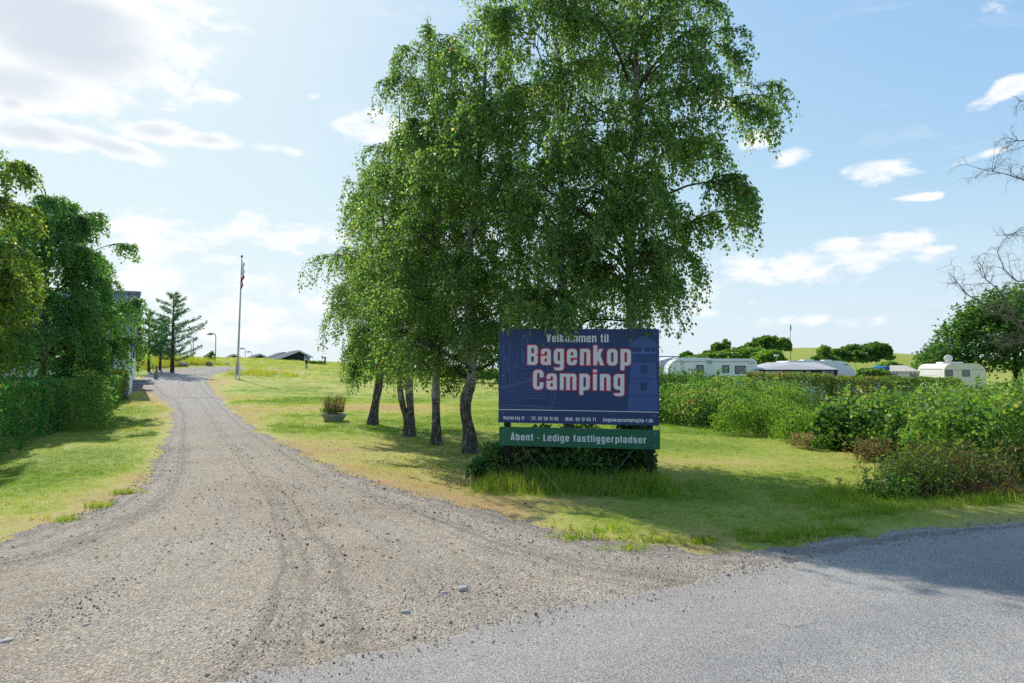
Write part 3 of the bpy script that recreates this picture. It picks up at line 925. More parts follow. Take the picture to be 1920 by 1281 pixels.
for li, L in enumerate(lines):
    P = chain(np.array([sxy(*q) for q in L], float), 30.0) if len(L) > 2 and L[0] != L[-1] else [sxy(*q) for q in L]
    v, f = ribbon(P, .0058 if li > 8 else .0062)
    v = [(x, 0, z) for x, _, z in v]
    # each line a hair above the one before, so that crossing lines do not share a plane
    b0 = len(V); V += [(x, -0.00001*li, z) for x, _, z in v]; F += [tuple(b0+i for i in q) for q in f]
V = [(max(0.003, x), y, z) for x, y, z in V]
me = bpy.data.meshes.new("boat_drawing"); me.from_pydata([(x, y-0.0012, z) for x, y, z in V], [], F); me.update()
link("boat_drawing", me, M['sign_pale'], blue)
for u_, v_ in ((.03, .05), (.97, .05), (.03, .90), (.97, .90), (.5, .04), (.5, .97), (.03, .5), (.97, .5)):
    MB().lathe([(.009, 0), (.009, .004), (.004, .006)], 10).build("bolt", M['grey_metal'], blue, (u_*SW, -.0005, -v_*SH), (math.pi/2, 0, 0))
for u_, v_ in ((.03, .2), (.97, .2), (.03, .8), (.97, .8), (.5, .12)):
    MB().lathe([(.009, 0), (.009, .004), (.004, .006)], 10).build("bolt", M['grey_metal'], green, (u_*SW, -.0005, -v_*GH), (math.pi/2, 0, 0))
# guy wires
def wire(pa, Ya, pb, label):
    A = atY(*pa, Ya); B = at(*pb)
    mid = (A+B)/2; mid[2] -= 0.015
    o = MB().tube([A-A, mid-A, B-A+np.array([0, 0, -.03])], 0.0016, 6).build("guy_wire", M['wire'], None, A)
    tag(o, label, "wire", "guy wires of the sign")
wire((946, 799), 10.22, (1074, 944), "thin steel guy wire from the sign's left post down into the grass")
wire((1221, 803), 9.88, (1102, 944), "thin steel guy wire from the sign's right post down into the grass")
# ------------------------------------------------------------------ foliage helpers
def unit(v):
    return v / (np.linalg.norm(v, axis=-1, keepdims=True) + 1e-9)
def rnd_dir(rs, n):
    return unit(rs.normal(size=(n, 3)))
def leaves_mesh(name, P, A, size, rs, aspect=0.42, fold=0.16, var=None, N=None):
    """one folded four-cornered leaf per point; A is the way the tip points"""
    n = len(P)
    A = unit(A)
    if N is None: N = rnd_dir(rs, n)
    B = unit(np.cross(A, N)); N = unit(np.cross(B, A))
    s = np.asarray(size)[:, None] if hasattr(size, '__len__') else np.full((n, 1), size)
    V = np.empty((n, 4, 3))
    V[:, 0] = P
    V[:, 1] = P + A*s*.42 + B*s*aspect + N*s*fold
    V[:, 2] = P + A*s
    V[:, 3] = P + A*s*.42 - B*s*aspect + N*s*fold
    F = np.arange(n*4).reshape(n, 4)
    if var is None: var = rs.rand(n)
    return mesh_np(name, V.reshape(-1, 3), F, {'var': ('FACE', var)})
def tubes_np(polys, radii, n=3):
    """many polylines (m,k,3) with radii (m,k) as one vertex/face pair"""
    polys = np.asarray(polys); m, k, _ = polys.shape
    T = np.gradient(polys, axis=1); T = unit(T)
    ref = np.where(np.abs(T[..., 2:3]) > 0.9, np.array([1.0, 0, 0]), np.array([0, 0, 1.0]))
    a = unit(np.cross(T, ref)); b = np.cross(T, a)
    ang = 2*np.pi*np.arange(n)/n
    V = polys[:, :, None, :] + (a[:, :, None, :]*np.cos(ang)[None, None, :, None] + b[:, :, None, :]*np.sin(ang)[None, None, :, None])*np.asarray(radii)[:, :, None, None]
    i = np.arange(m*k*n).reshape(m, k, n)
    j = np.roll(i, -1, 2)
    F = np.stack([i[:, :-1], j[:, :-1], j[:, 1:], i[:, 1:]], -1).reshape(-1, 4)
    return V.reshape(-1, 3), F
def resample(P, k):
    P = np.asarray(P, float)
    d = np.concatenate([[0], np.cumsum(np.linalg.norm(np.diff(P, axis=0), axis=1))])
    s = np.linspace(0, d[-1], k)
    return np.stack([np.interp(s, d, P[:, c]) for c in range(3)], 1)
def bark_material(name, dark_to, white=(0.50, 0.47, 0.43)):
    m, gg, out = new_mat(name)
    t = gg.new('ShaderNodeTexCoord').outputs['Object']
    sp = gg.new('ShaderNodeSeparateXYZ'); gg.l.new(t, sp.inputs[0])
    st = gg.new('ShaderNodeMapping'); st.inputs['Scale'].default_value = (7, 7, 34); gg.l.new(t, st.inputs[0])
    n1 = gg.noise(st.outputs[0], 1.0, 5, 0.65)
    st2 = gg.new('ShaderNodeMapping'); st2.inputs['Scale'].default_value = (26, 26, 7); gg.l.new(t, st2.inputs[0])
    n2 = gg.noise(st2.outputs[0], 1.0, 6, 0.7, 0.6)
    nb = gg.noise(t, 3.2, 4, 0.6)
    pale = gg.ramp(n1, [(0.36, (0.06, 0.05, 0.045)), (0.47, tuple(0.72*c for c in white)), (0.62, white)])
    dark = gg.ramp(n2, [(0.30, (0.022, 0.018, 0.014)), (0.47, (0.085, 0.070, 0.056)), (0.56, (0.16, 0.14, 0.12)), (0.64, (0.44, 0.41, 0.37))])
    hz = gg.math('ADD', sp.outputs[2], gg.math('MULTIPLY', gg.math('SUBTRACT', nb, 0.5), 1.9))
    f = gg.maprange(hz, dark_to-0.35, dark_to+0.35, 0.0, 1.0, True)
    c = gg.mix(f, dark, pale)
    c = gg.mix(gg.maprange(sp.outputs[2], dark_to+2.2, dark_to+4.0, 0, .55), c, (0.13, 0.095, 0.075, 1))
    hh = gg.math('ADD', gg.math('MULTIPLY', n2, 1.0), gg.math('MULTIPLY', n1, 0.3))
    p = prin(gg, c, 0.8, 0.25, 0, bump(gg, hh, 0.9, 0.03))
    gg.l.new(p.outputs[0], out.inputs[0])
    return m
M['bark_a'] = bark_material("birch_bark", 1.0)
M['bark_b'] = bark_material("birch_bark_dark", 1.35)
M['twig'] = simple("twig", (0.075, 0.050, 0.038), 0.8, 0.2, 0, 0.3, 5)
M['bark_grey'] = simple("grey_bark", (0.16, 0.135, 0.115), 0.9, 0.2, 0, 0.35, 8, 0.6, 30)
M['bark_dark'] = simple("dark_bark", (0.055, 0.045, 0.038), 0.9, 0.2, 0, 0.35, 8, 0.6, 30)
BIRCH = [(0.0, (0.068, 0.150, 0.044)), (0.45, (0.116, 0.224, 0.063)), (0.80, (0.201, 0.306, 0.079)), (0.955, (0.344, 0.380, 0.101)), (0.985, (0.530, 0.453, 0.122)), (1.0, (0.507, 0.193, 0.087))]
M['birch_leaf'] = leafy("birch_leaf", BIRCH, (1.9, 1.95, 1.0), 0.50, 0.5, 0.25)
BIRCH2 = [(0.0, (0.084, 0.199, 0.067)), (0.6, (0.152, 0.297, 0.097)), (0.94, (0.219, 0.364, 0.095)), (1.0, (0.292, 0.332, 0.105))]
M['birch_leaf_dark'] = leafy("birch_leaf_dark", BIRCH2, (1.7, 1.9, 0.7), 0.42, 0.5, 0.25)
BIRCH3 = [(0.0, (0.089, 0.160, 0.039)), (0.5, (0.145, 0.234, 0.055)), (0.9, (0.234, 0.301, 0.074)), (1.0, (0.383, 0.298, 0.090))]
M['birch_leaf_light'] = leafy("birch_leaf_light", BIRCH3, (1.9, 1.9, 0.7), 0.46, 0.5, 0.25)

def birch(label, stems, height, crown_lo, prof, seed, mats=('bark_a', 'birch_leaf'), r0=0.13, n_limb=26, per=9, dens=44,
          leaf=(0.036, 0.074), limbs=(), droop=(0.45, 1.25), group="row of birches behind the sign", cat="tree", azw=None, loc=None, lowleaf=None):
    """stems: list of world polylines (base first); the crown hangs on the first; prof: [(z, radius)] above the ground"""
    rs = np.random.RandomState(seed)
    base = np.array(stems[0][0], float) if loc is None else np.array(loc, float)
    tree = thing("birch_tree", base, label, cat, 0, group)
    mb = MB()
    stem_l = []
    for si, st in enumerate(stems):
        P = np.array([np.array(q, float)-base for q in st])
        P[0, 2] -= 0.25
        top = P[-1].copy()
        n_up = 7
        hh = height*(1 if si == 0 else 0.86)
        for i in range(1, n_up+1):
            z = top[2]+(hh-top[2])*i/n_up
            P = np.vstack([P, [P[-1, 0]+rs.normal()*.09, P[-1, 1]+rs.normal()*.09, z]])
        P = chain(P, 0.22)
        zz = np.clip(P[:, 2]/hh, 0, 1)
        rr = r0*(1 if si == 0 else .8)*(1.0-0.93*zz**0.9)
        rr = rr*(1+0.55*np.exp(-np.maximum(P[:, 2], 0)/0.14)) * (1+0.10*np.sin(P[:, 2]*7+si)) + 0.006
        mb.tube(P, rr, 10)
        stem_l.append(P)
    limb_polys = []; limb_r = []
    spots = []; outs = []; lens = []
    pz = [a for a, _ in prof]; pr = [b for _, b in prof]
    az_ = rs.rand()*6.28
    def add_limb(poly, r_start, strands_n, t_lo=0.25, sec=5, scale=1.0):
        poly = resample(poly, 9)
        limb_polys.append(poly); limb_r.append(np.linspace(r_start, 0.006, 9))
        L = np.sum(np.linalg.norm(np.diff(poly, axis=0), axis=1))
        subs = [(poly, t_lo)]
        for _ in range(sec):
            t = rs.uniform(0.28, 0.97); i = t*8; a = poly[int(i)]+(poly[min(int(i)+1, 8)]-poly[int(i)])*(i-int(i))
            d = unit((poly[min(int(i)+1, 8)]-poly[max(int(i)-1, 0)])[None])[0]
            side = np.cross(d, [0, 0, 1.0]); side = side/(np.linalg.norm(side)+1e-6)*rs.choice([-1, 1])
            q = unit((d*rs.uniform(.5, 1.1)+side*rs.uniform(.5, 1.0)+np.array([0, 0, rs.uniform(.05, .55)]))[None])[0]
            l2 = L*rs.uniform(.22, .42)*(1.1-0.5*t)+0.15
            tt = np.linspace(0, 1, 9)[:, None]
            sp_ = a+q*l2*tt+np.array([0, 0, -1.0])*l2*.35*tt**2
            limb_polys.append(sp_); limb_r.append(np.linspace(r_start*.35+.003, 0.004, 9))
            subs.append((sp_, 0.15))
        for _ in range(strands_n):
            w, lo = subs[rs.randint(len(subs))]
            t = lo+(1-lo)*rs.rand()**0.75; i = t*8; k_ = int(min(i, 7.999))
            a = w[k_]+(w[k_+1]-w[k_])*(i-k_)
            d = w[k_+1]-w[k_]; d = d/(np.linalg.norm(d)+1e-6)
            o_ = d*0.8+rs.normal(size=3)*.55; o_[2] = abs(o_[2])*.3
            spots.append(a); outs.append(unit(o_[None])[0]); lens.append(rs.uniform(*droop)*scale)
    for i in range(n_limb):
        f_ = (i+rs.rand())/n_limb
        z = crown_lo+(height*0.97-crown_lo)*f_
        az_ += 2.39996+rs.normal()*.35
        Lr = np.interp(z, pz, pr)*rs.uniform(.72, 1.12)
        if azw: Lr *= azw(az_)
        st = stem_l[rs.randint(len(stem_l))] if len(stem_l) > 1 else stem_l[0]
        rise = min(0.55*Lr, (z-crown_lo*.6)*.5)
        zs = min(max(z-rise, 0.8), st[-1, 2]-.05)
        a = np.array([np.interp(zs, st[:, 2], st[:, 0]), np.interp(zs, st[:, 2], st[:, 1]), zs])
        tt = np.linspace(0, 1, 9)
        wob_ = np.cumsum(rs.normal(size=(9, 3))*.035*Lr, axis=0); wob_[0] = 0
        rad = Lr*tt
        zc = zs+rise*(1.75*tt-0.75*tt**2)-0.16*Lr*np.clip(tt-.55, 0, 1)**2*3
        pl = np.stack([a[0]+rad*math.cos(az_), a[1]+rad*math.sin(az_), zc], 1)+wob_
        add_limb(pl, max(.012, r0*.34*(1-f_*.75)), int(per*(3+Lr*2.1)), 0.14, 6)
    for (W, rr_, ns, lo, sc_, secn) in limbs:
        pl = np.array([np.array(q, float)-base for q in W])
        add_limb(chain(pl, .15), rr_, ns, lo, secn, sc_)
    lp = np.array(limb_polys); lr = np.array(limb_r)
    mb.build("trunk", M[mats[0]], tree, smooth=True)
    V, F = tubes_np(lp, lr, 5)
    br = link("branches", mesh_np("branches", V, F, None, True), M['twig'], tree)
    # hanging strands
    S = np.array(spots); O = np.array(outs); L = np.array(lens)
    t = np.linspace(0, 1, 6)
    hor = (0.34*L)[:, None]*(1-(1-t)**2)[None]
    ver = (0.10*L)[:, None]*t[None]-(0.92*L)[:, None]*(t**1.7)[None]
    side = rs.normal(size=(len(S), 1, 3))*0.05*t[None, :, None]
    poly_ = S[:, None, :]+O[:, None, :]*hor[..., None]+np.array([0, 0, 1.0])*ver[..., None]+side
    zmin = poly_[..., 2].min(1)
    lim = 0.9 if lowleaf is None else lowleaf
    ok = zmin > lim
    poly_ = poly_[ok]; L = L[ok]
    V, F = tubes_np(poly_, np.repeat(np.linspace(.0035, .0014, 6)[None], len(poly_), 0), 3)
    link("twigs", mesh_np("twigs", V, F), M['twig'], tree)
    cnt = np.maximum(3, (L*dens*rs.uniform(.6, 1.25, len(L))).astype(int))
    idx = np.repeat(np.arange(len(poly_)), cnt); n = len(idx)
    tt = 0.08+0.92*rs.rand(n); ii = tt*5; k_ = np.minimum(ii.astype(int), 4); fr = (ii-k_)[:, None]
    P = poly_[idx, k_]*(1-fr)+poly_[idx, k_+1]*fr
    T = unit(poly_[idx, k_+1]-poly_[idx, k_])
    J = rs.normal(size=(n, 3)); P = P+J*np.array([.030, .030, .020])
    A = T*.45+unit(J)*.75+np.array([0, 0, -.55])
    sv_ = rs.rand(len(poly_))
    var = np.clip(0.55*rs.rand(n)+0.45*sv_[idx], 0, 1); var = var**1.1
    rare = rs.rand(n); var = np.where(rare > 0.985, 0.97+0.03*rs.rand(n), np.minimum(var, 0.965))
    N = unit(J*.6+rs.normal(size=(n, 3))*.6+np.array([0, 0, .35]))
    link("foliage", leaves_mesh("foliage", P, A, rs.uniform(leaf[0], leaf[1], n), rs, .40, .14, var, N), M[mats[1]], tree)
    return tree

def stem_px(Y, pts):
    """trunk seen at these pixels at distance Y; first point is put on the ground"""
    out = [atY(px, py, Y) for px, py in pts]
    b = foot(pts[0][0], Y); out[0] = b
    return out
# --- the row behind the sign, nearest first
Y0 = 11.3
def lp(Y, *pts): return [atY(a, b, Y+dy) for a, b, dy in pts]
T0_l = [
    (lp(Y0, (1184, 540, 0), (1150, 500, -.1), (1115, 490, -.2), (1090, 505, -.2)), .018, 55, .25, .8, 5),
    (lp(Y0, (1184, 560, 0), (1155, 530, -.4), (1125, 525, -.7), (1105, 540, -.8)), .015, 42, .25, .55, 4),
    (lp(Y0, (1184, 520, 0), (1192, 480, -.4), (1198, 470, -.7), (1204, 480, -.9)), .015, 60, .2, .75, 5),
    (lp(Y0, (1182, 440, 0), (1178, 400, -.5), (1176, 390, -.8), (1172, 400, -1.0)), .015, 55, .2, .8, 5),
    (lp(Y0, (1180, 300, 0), (1188, 250, -.5), (1194, 235, -.8), (1200, 240, -1.0)), .015, 60, .2, .9, 5),
    (lp(Y0, (1182, 215, 0), (1230, 178, 0), (1300, 172, 0), (1338, 164, 0), (1358, 148, 0), (1366, 160, 0)), .03, 4, .85, .5, 0),
    (lp(Y0, (1340, 160, 0), (1372, 158, 0), (1405, 155, 0), (1432, 175, 0), (1450, 200, 0)), .008, 34, .05, .62, 4),
    (lp(Y0, (1182, 190, 0), (1220, 130, .1), (1270, 75, .2), (1305, 50, .2), (1330, 70, .1), (1352, 90, .1)), .032, 110, .3, .7, 7),
    (lp(Y0, (1178, 230, 0), (1250, 190, -.2), (1310, 170, -.3), (1360, 182, -.3), (1392, 205, -.3)), .03, 105, .35, .85, 7),
    (lp(Y0, (1180, 330, 0), (1240, 290, .2), (1310, 262, .3), (1350, 280, .3)), .03, 95, .3, .8, 7),
    (lp(Y0, (1180, 400, 0), (1240, 370, -.2), (1300, 345, -.3), (1360, 345, -.3), (1395, 372, -.3)), .03, 95, .3, .8, 7),
    (lp(Y0, (1182, 470, 0), (1230, 462, .1), (1290, 420, .2), (1350, 395, .2), (1396, 405, .2)), .028, 95, .3, .58, 6),
    (lp(Y0, (1180, 480, 0), (1215, 465, -.3), (1235, 455, -.5), (1250, 465, -.6)), .02, 55, .3, .7, 4),
    (lp(Y0, (1184, 520, 0), (1215, 515, -.1), (1245, 512, -.2), (1258, 525, -.2)), .015, 55, .2, .6, 4),
    (lp(Y0, (1184, 560, 0), (1188, 545, -.5), (1190, 560, -1.2), (1190, 585, -1.5)), .012, 26, .6, .40, 0),
    (lp(Y0, (1178, 385, 0), (1160, 350, -.1), (1135, 305, -.3), (1105, 285, -.5)), .05, 45, .5, .8, 5),
    (lp(Y0, (1178, 120, 0), (1200, 40, .1), (1240, -30, .1), (1280, -45, .1), (1310, -20, .1)), .03, 95, .3, .9, 7),
    (lp(Y0, (1178, 150, 0), (1140, 60, -.3), (1090, 0, -.5), (1040, -20, -.6)), .03, 90, .3, .9, 7),
]
birch("tallest nearest birch, its pale trunk behind the right half of the sign",
      [stem_px(Y0, [(1196, 860), (1196, 790), (1190, 690), (1184, 590), (1180, 500), (1176, 420), (1176, 330)])], 9.3, 3.0,
      [(2.4, .9), (3.2, 1.7), (4.5, 1.9), (6.5, 1.75), (8, 1.5), (9.3, .5)], 11, ('bark_a', 'birch_leaf'), 0.115, 26, 8, 37,
      limbs=T0_l, azw=lambda a: 0.8+0.25*math.cos(a-math.pi), lowleaf=2.05)
Y1 = 12.3
birch("birch with its trunk hidden behind the middle of the sign",
      [stem_px(Y1, [(1068, 850), (1066, 780), (1062, 680), (1058, 560), (1050, 470)])], 9.6, 2.3,
      [(2.2, 1.1), (3.4, 1.6), (5, 1.9), (7, 1.85), (8.4, 1.5), (9.6, .5)], 23, ('bark_b', 'birch_leaf'), 0.11, 34, 8, 37,
      limbs=[(lp(Y1, (1058, 560, -.2), (1046, 530, -1.0), (1046, 540, -1.9), (1050, 575, -2.5), (1054, 585, -2.62)), .02, 46, .85, .48, 0),
             (lp(Y1, (1058, 580, -.2), (1000, 560, -1.2), (965, 570, -2.0), (955, 580, -2.3)), .02, 45, .6, .42, 1),
             (lp(Y1, (1060, 590, 0), (1000, 550, -.5), (960, 540, -.9), (940, 552, -1.1)), .02, 60, .35, .7, 4)], lowleaf=1.75)
Y2 = 13.6
birch("curved dark trunked birch just left of the sign",
      [stem_px(Y2, [(884, 850), (880, 815), (873, 775), (874, 745), (884, 715), (884, 680), (880, 600)])], 8.9, 1.75,
      [(1.6, 1.15), (2.6, 1.55), (4.5, 1.75), (6.3, 1.65), (7.8, 1.2), (8.9, .4)], 37, ('bark_b', 'birch_leaf'), 0.125, 36, 8, 38,
      limbs=[(lp(Y2, (884, 640, 0), (915, 610, -.4), (930, 605, -.7), (938, 620, -.8)), .018, 40, .3, .9, 3)], lowleaf=1.02)
Y3 = 15.0
birch("slim straight birch, second left of the sign",
      [stem_px(Y3, [(819, 834), (818, 790), (817, 740), (818, 690), (822, 600)])], 8.9, 1.75,
      [(1.4, .9), (2.4, 1.4), (4.5, 1.7), (6.5, 1.5), (7.8, 1.3), (8.9, .5)], 41, ('bark_a', 'birch_leaf'), 0.095, 34, 8, 37,
      limbs=[(lp(Y3, (822, 250, 0), (790, 170, 0), (765, 135, 0), (742, 128, 0)), .02, 30, .5, .5, 3),
             (lp(Y3, (822, 200, 0), (815, 110, 0), (805, 60, 0), (790, 45, 0)), .02, 60, .35, .6, 5)], lowleaf=1.2)
Y4 = 16.7
birch("birch forked into two stems low down, third left of the sign",
      [stem_px(Y4, [(769, 819), (770, 790), (769, 760), (767, 725), (770, 690), (772, 600)]),
       stem_px(Y4, [(767, 819), (763, 790), (756, 765), (750, 730), (750, 690), (752, 620)])], 8.2, 1.9,
      [(1.6, .9), (2.6, 1.4), (4.3, 1.6), (6, 1.5), (7.2, 1.0), (8.2, .4)], 53, ('bark_a', 'birch_leaf'), 0.10, 32, 8, 37, lowleaf=1.25)
Y5 = 19.6
birch("leaning birch, farthest left of the row",
      [stem_px(Y5, [(698, 800), (701, 775), (706, 745), (712, 712), (716, 670), (716, 600)])], 7.6, 1.8,
      [(1.3, .8), (2.2, 1.3), (3.4, 1.45), (5, 1.25), (6.6, 1.0), (7.6, .4)], 67, ('bark_b', 'birch_leaf'), 0.125, 30, 9, 38,
      limbs=[(lp(Y5, (714, 600, 0), (670, 560, 0), (640, 540, 0), (615, 545, 0)), .02, 60, .4, .85, 4),
             (lp(Y5, (712, 640, 0), (695, 625, -.3), (680, 630, -.5), (672, 640, -.5)), .015, 40, .3, .7, 3)], lowleaf=0.85)
# --- trees left of the drive
YL = 21.5
birch("dark weeping birch in front of the barn, left of the drive",
      [stem_px(YL, [(78, 740), (80, 690), (84, 600), (88, 520)])], 7.2, 1.9,
      [(1.2, 1.9), (2.2, 2.1), (4, 2.1), (5.2, 1.6), (6.4, 1.0), (7.2, .3)], 71, ('bark_b', 'birch_leaf_dark'), 0.15, 36, 11, 36,
      (0.055, 0.10), droop=(.55, 1.6), limbs=[(lp(YL, (92, 560, 0), (150, 490, 0), (195, 462, 0), (228, 458, 0)), .03, 55, .35, .45, 3),
                             (lp(YL, (92, 500, 0), (120, 430, 0), (165, 400, 0), (190, 410, 0)), .03, 70, .35, .7, 4),
                             (lp(YL, (84, 600, 0), (130, 560, -.5), (165, 555, -.6), (190, 570, -.6)), .03, 70, .35, .8, 4)],
      group="trees left of the drive", lowleaf=0.35)
YM = 15.8
birch("light leaved birch branches reaching in at the left edge of the picture",
      [[foot(-125, YM), atY(-125, 600, YM), atY(-120, 450, YM)]], 6.6, 1.9,
      [(1.5, 1.4), (2.4, 1.75), (4, 1.75), (5.4, 1.3), (6.6, .4)], 83, ('bark_a', 'birch_leaf_light'), 0.12, 30, 9, 40,
      (0.055, 0.09), limbs=[(lp(YM, (-80, 560, 0), (-20, 470, -.2), (30, 460, -.3), (65, 490, -.3)), .02, 50, .4, .8, 4),
                             (lp(YM, (-100, 420, 0), (-40, 330, 0), (0, 300, 0), (30, 315, 0)), .02, 90, .3, .8, 6),
                             (lp(YM, (-100, 520, 0), (-40, 410, .2), (20, 385, .2), (55, 410, .2)), .02, 90, .3, .8, 6),
                             (lp(YM, (-100, 620, 0), (-40, 540, .2), (20, 520, .2), (60, 545, .2)), .02, 80, .3, .8, 6)],
      group="trees left of the drive", lowleaf=1.3)
# ------------------------------------------------------------------ bushes and hedges
def lm(name, stops, tcol=(1.8, 1.9, 0.7), trans=0.42, rough=0.5, spec=0.22):
    M[name] = leafy(name, stops, tcol, trans, rough, spec)
lm('leaf_mid', [(0, (0.065, 0.143, 0.037)), (0.5, (0.117, 0.230, 0.056)), (0.9, (0.205, 0.318, 0.081)), (1, (0.367, 0.334, 0.125))])
lm('leaf_fresh', [(0, (0.094, 0.184, 0.035)), (0.5, (0.147, 0.269, 0.053)), (1, (0.226, 0.341, 0.079))])
lm('leaf_deep', [(0, (0.031, 0.085, 0.025)), (0.6, (0.063, 0.149, 0.040)), (1, (0.124, 0.220, 0.058))], rough=.35)
lm('leaf_gloss', [(0, (0.041, 0.127, 0.041)), (0.55, (0.078, 0.218, 0.063)), (0.93, (0.151, 0.334, 0.083)), (0.97, (0.417, 0.174, 0.089)), (1, (0.510, 0.206, 0.107))], rough=.36, spec=.35)
lm('leaf_clip', [(0, (0.073, 0.150, 0.035)), (0.45, (0.126, 0.208, 0.051)), (0.75, (0.190, 0.219, 0.076)), (0.9, (0.232, 0.165, 0.089)), (1, (0.261, 0.132, 0.072))])
lm('leaf_brown', [(0, (0.086, 0.054, 0.027)), (0.5, (0.173, 0.092, 0.043)), (1, (0.281, 0.140, 0.065))], trans=.3)
lm('leaf_rust', [(0, (0.079, 0.126, 0.033)), (0.45, (0.133, 0.180, 0.051)), (0.75, (0.180, 0.162, 0.067)), (1, (0.227, 0.127, 0.070))])
lm('leaf_syc', [(0, (0.039, 0.099, 0.028)), (0.6, (0.080, 0.175, 0.040)), (0.93, (0.146, 0.267, 0.057)), (1, (0.246, 0.352, 0.080))])
lm('straw', [(0, (0.173, 0.140, 0.065)), (0.5, (0.281, 0.216, 0.097)), (1, (0.367, 0.270, 0.119))], (1.3, 1.2, .8), .3, .7, .2)
lm('grass_tall', [(0, (0.068, 0.163, 0.024)), (0.5, (0.127, 0.248, 0.037)), (0.85, (0.206, 0.292, 0.068)), (1, (0.411, 0.342, 0.137))], trans=.35)
lm('needle', [(0, (0.046, 0.139, 0.063)), (0.6, (0.082, 0.210, 0.082)), (1, (0.145, 0.292, 0.094))], (1.6, 1.7, .8), .25)
lm('far_leaf', [(0, (0.051, 0.117, 0.031)), (0.6, (0.090, 0.172, 0.041)), (1, (0.146, 0.231, 0.051))])

def blob_points(rs, blobs, n, fill=0.35, skirt=False):
    """points near the skin of several lumpy ellipsoids; also returns the outward way"""
    b = np.array(blobs, float)
    w = (b[:, 3]*b[:, 4]+b[:, 4]*b[:, 5]+b[:, 3]*b[:, 5]); w /= w.sum()
    k = rs.choice(len(b), n, p=w)
    d = rnd_dir(rs, n)
    if not skirt: d[:, 2] = np.where(d[:, 2] < -0.3, -d[:, 2], d[:, 2])
    low = d[:, 2] < 0
    ph = k*1.7
    lump = 0.11*np.sin(d[:, 0]*7+ph)+0.11*np.sin(d[:, 1]*8+ph*2)+0.10*np.sin(d[:, 2]*9+ph*3+d[:, 0]*4)+0.06*np.sin(d[:, 0]*19+d[:, 2]*17+ph)
    r = (1+lump)*np.where(rs.rand(n) < fill, rs.uniform(.45, .95, n), rs.uniform(.86, 1.06, n))
    P = b[k, :3]+d*b[k, 3:6]*r[:, None]
    if skirt:       # the sides of a shrub come down to the ground
        q = d[:, :2]/(np.linalg.norm(d[:, :2], axis=1)[:, None]+1e-6)
        taper = (.86+.14*rs.rand(n))*r
        P[low, :2] = (b[k, :2]+q*b[k, 3:5]*taper[:, None])[low]
        P[low, 2] = (b[k, 2]*rs.rand(n)**.9)[low]
        d[low, 2] = .1; d[low] = unit(d[low])
    return P, d, k
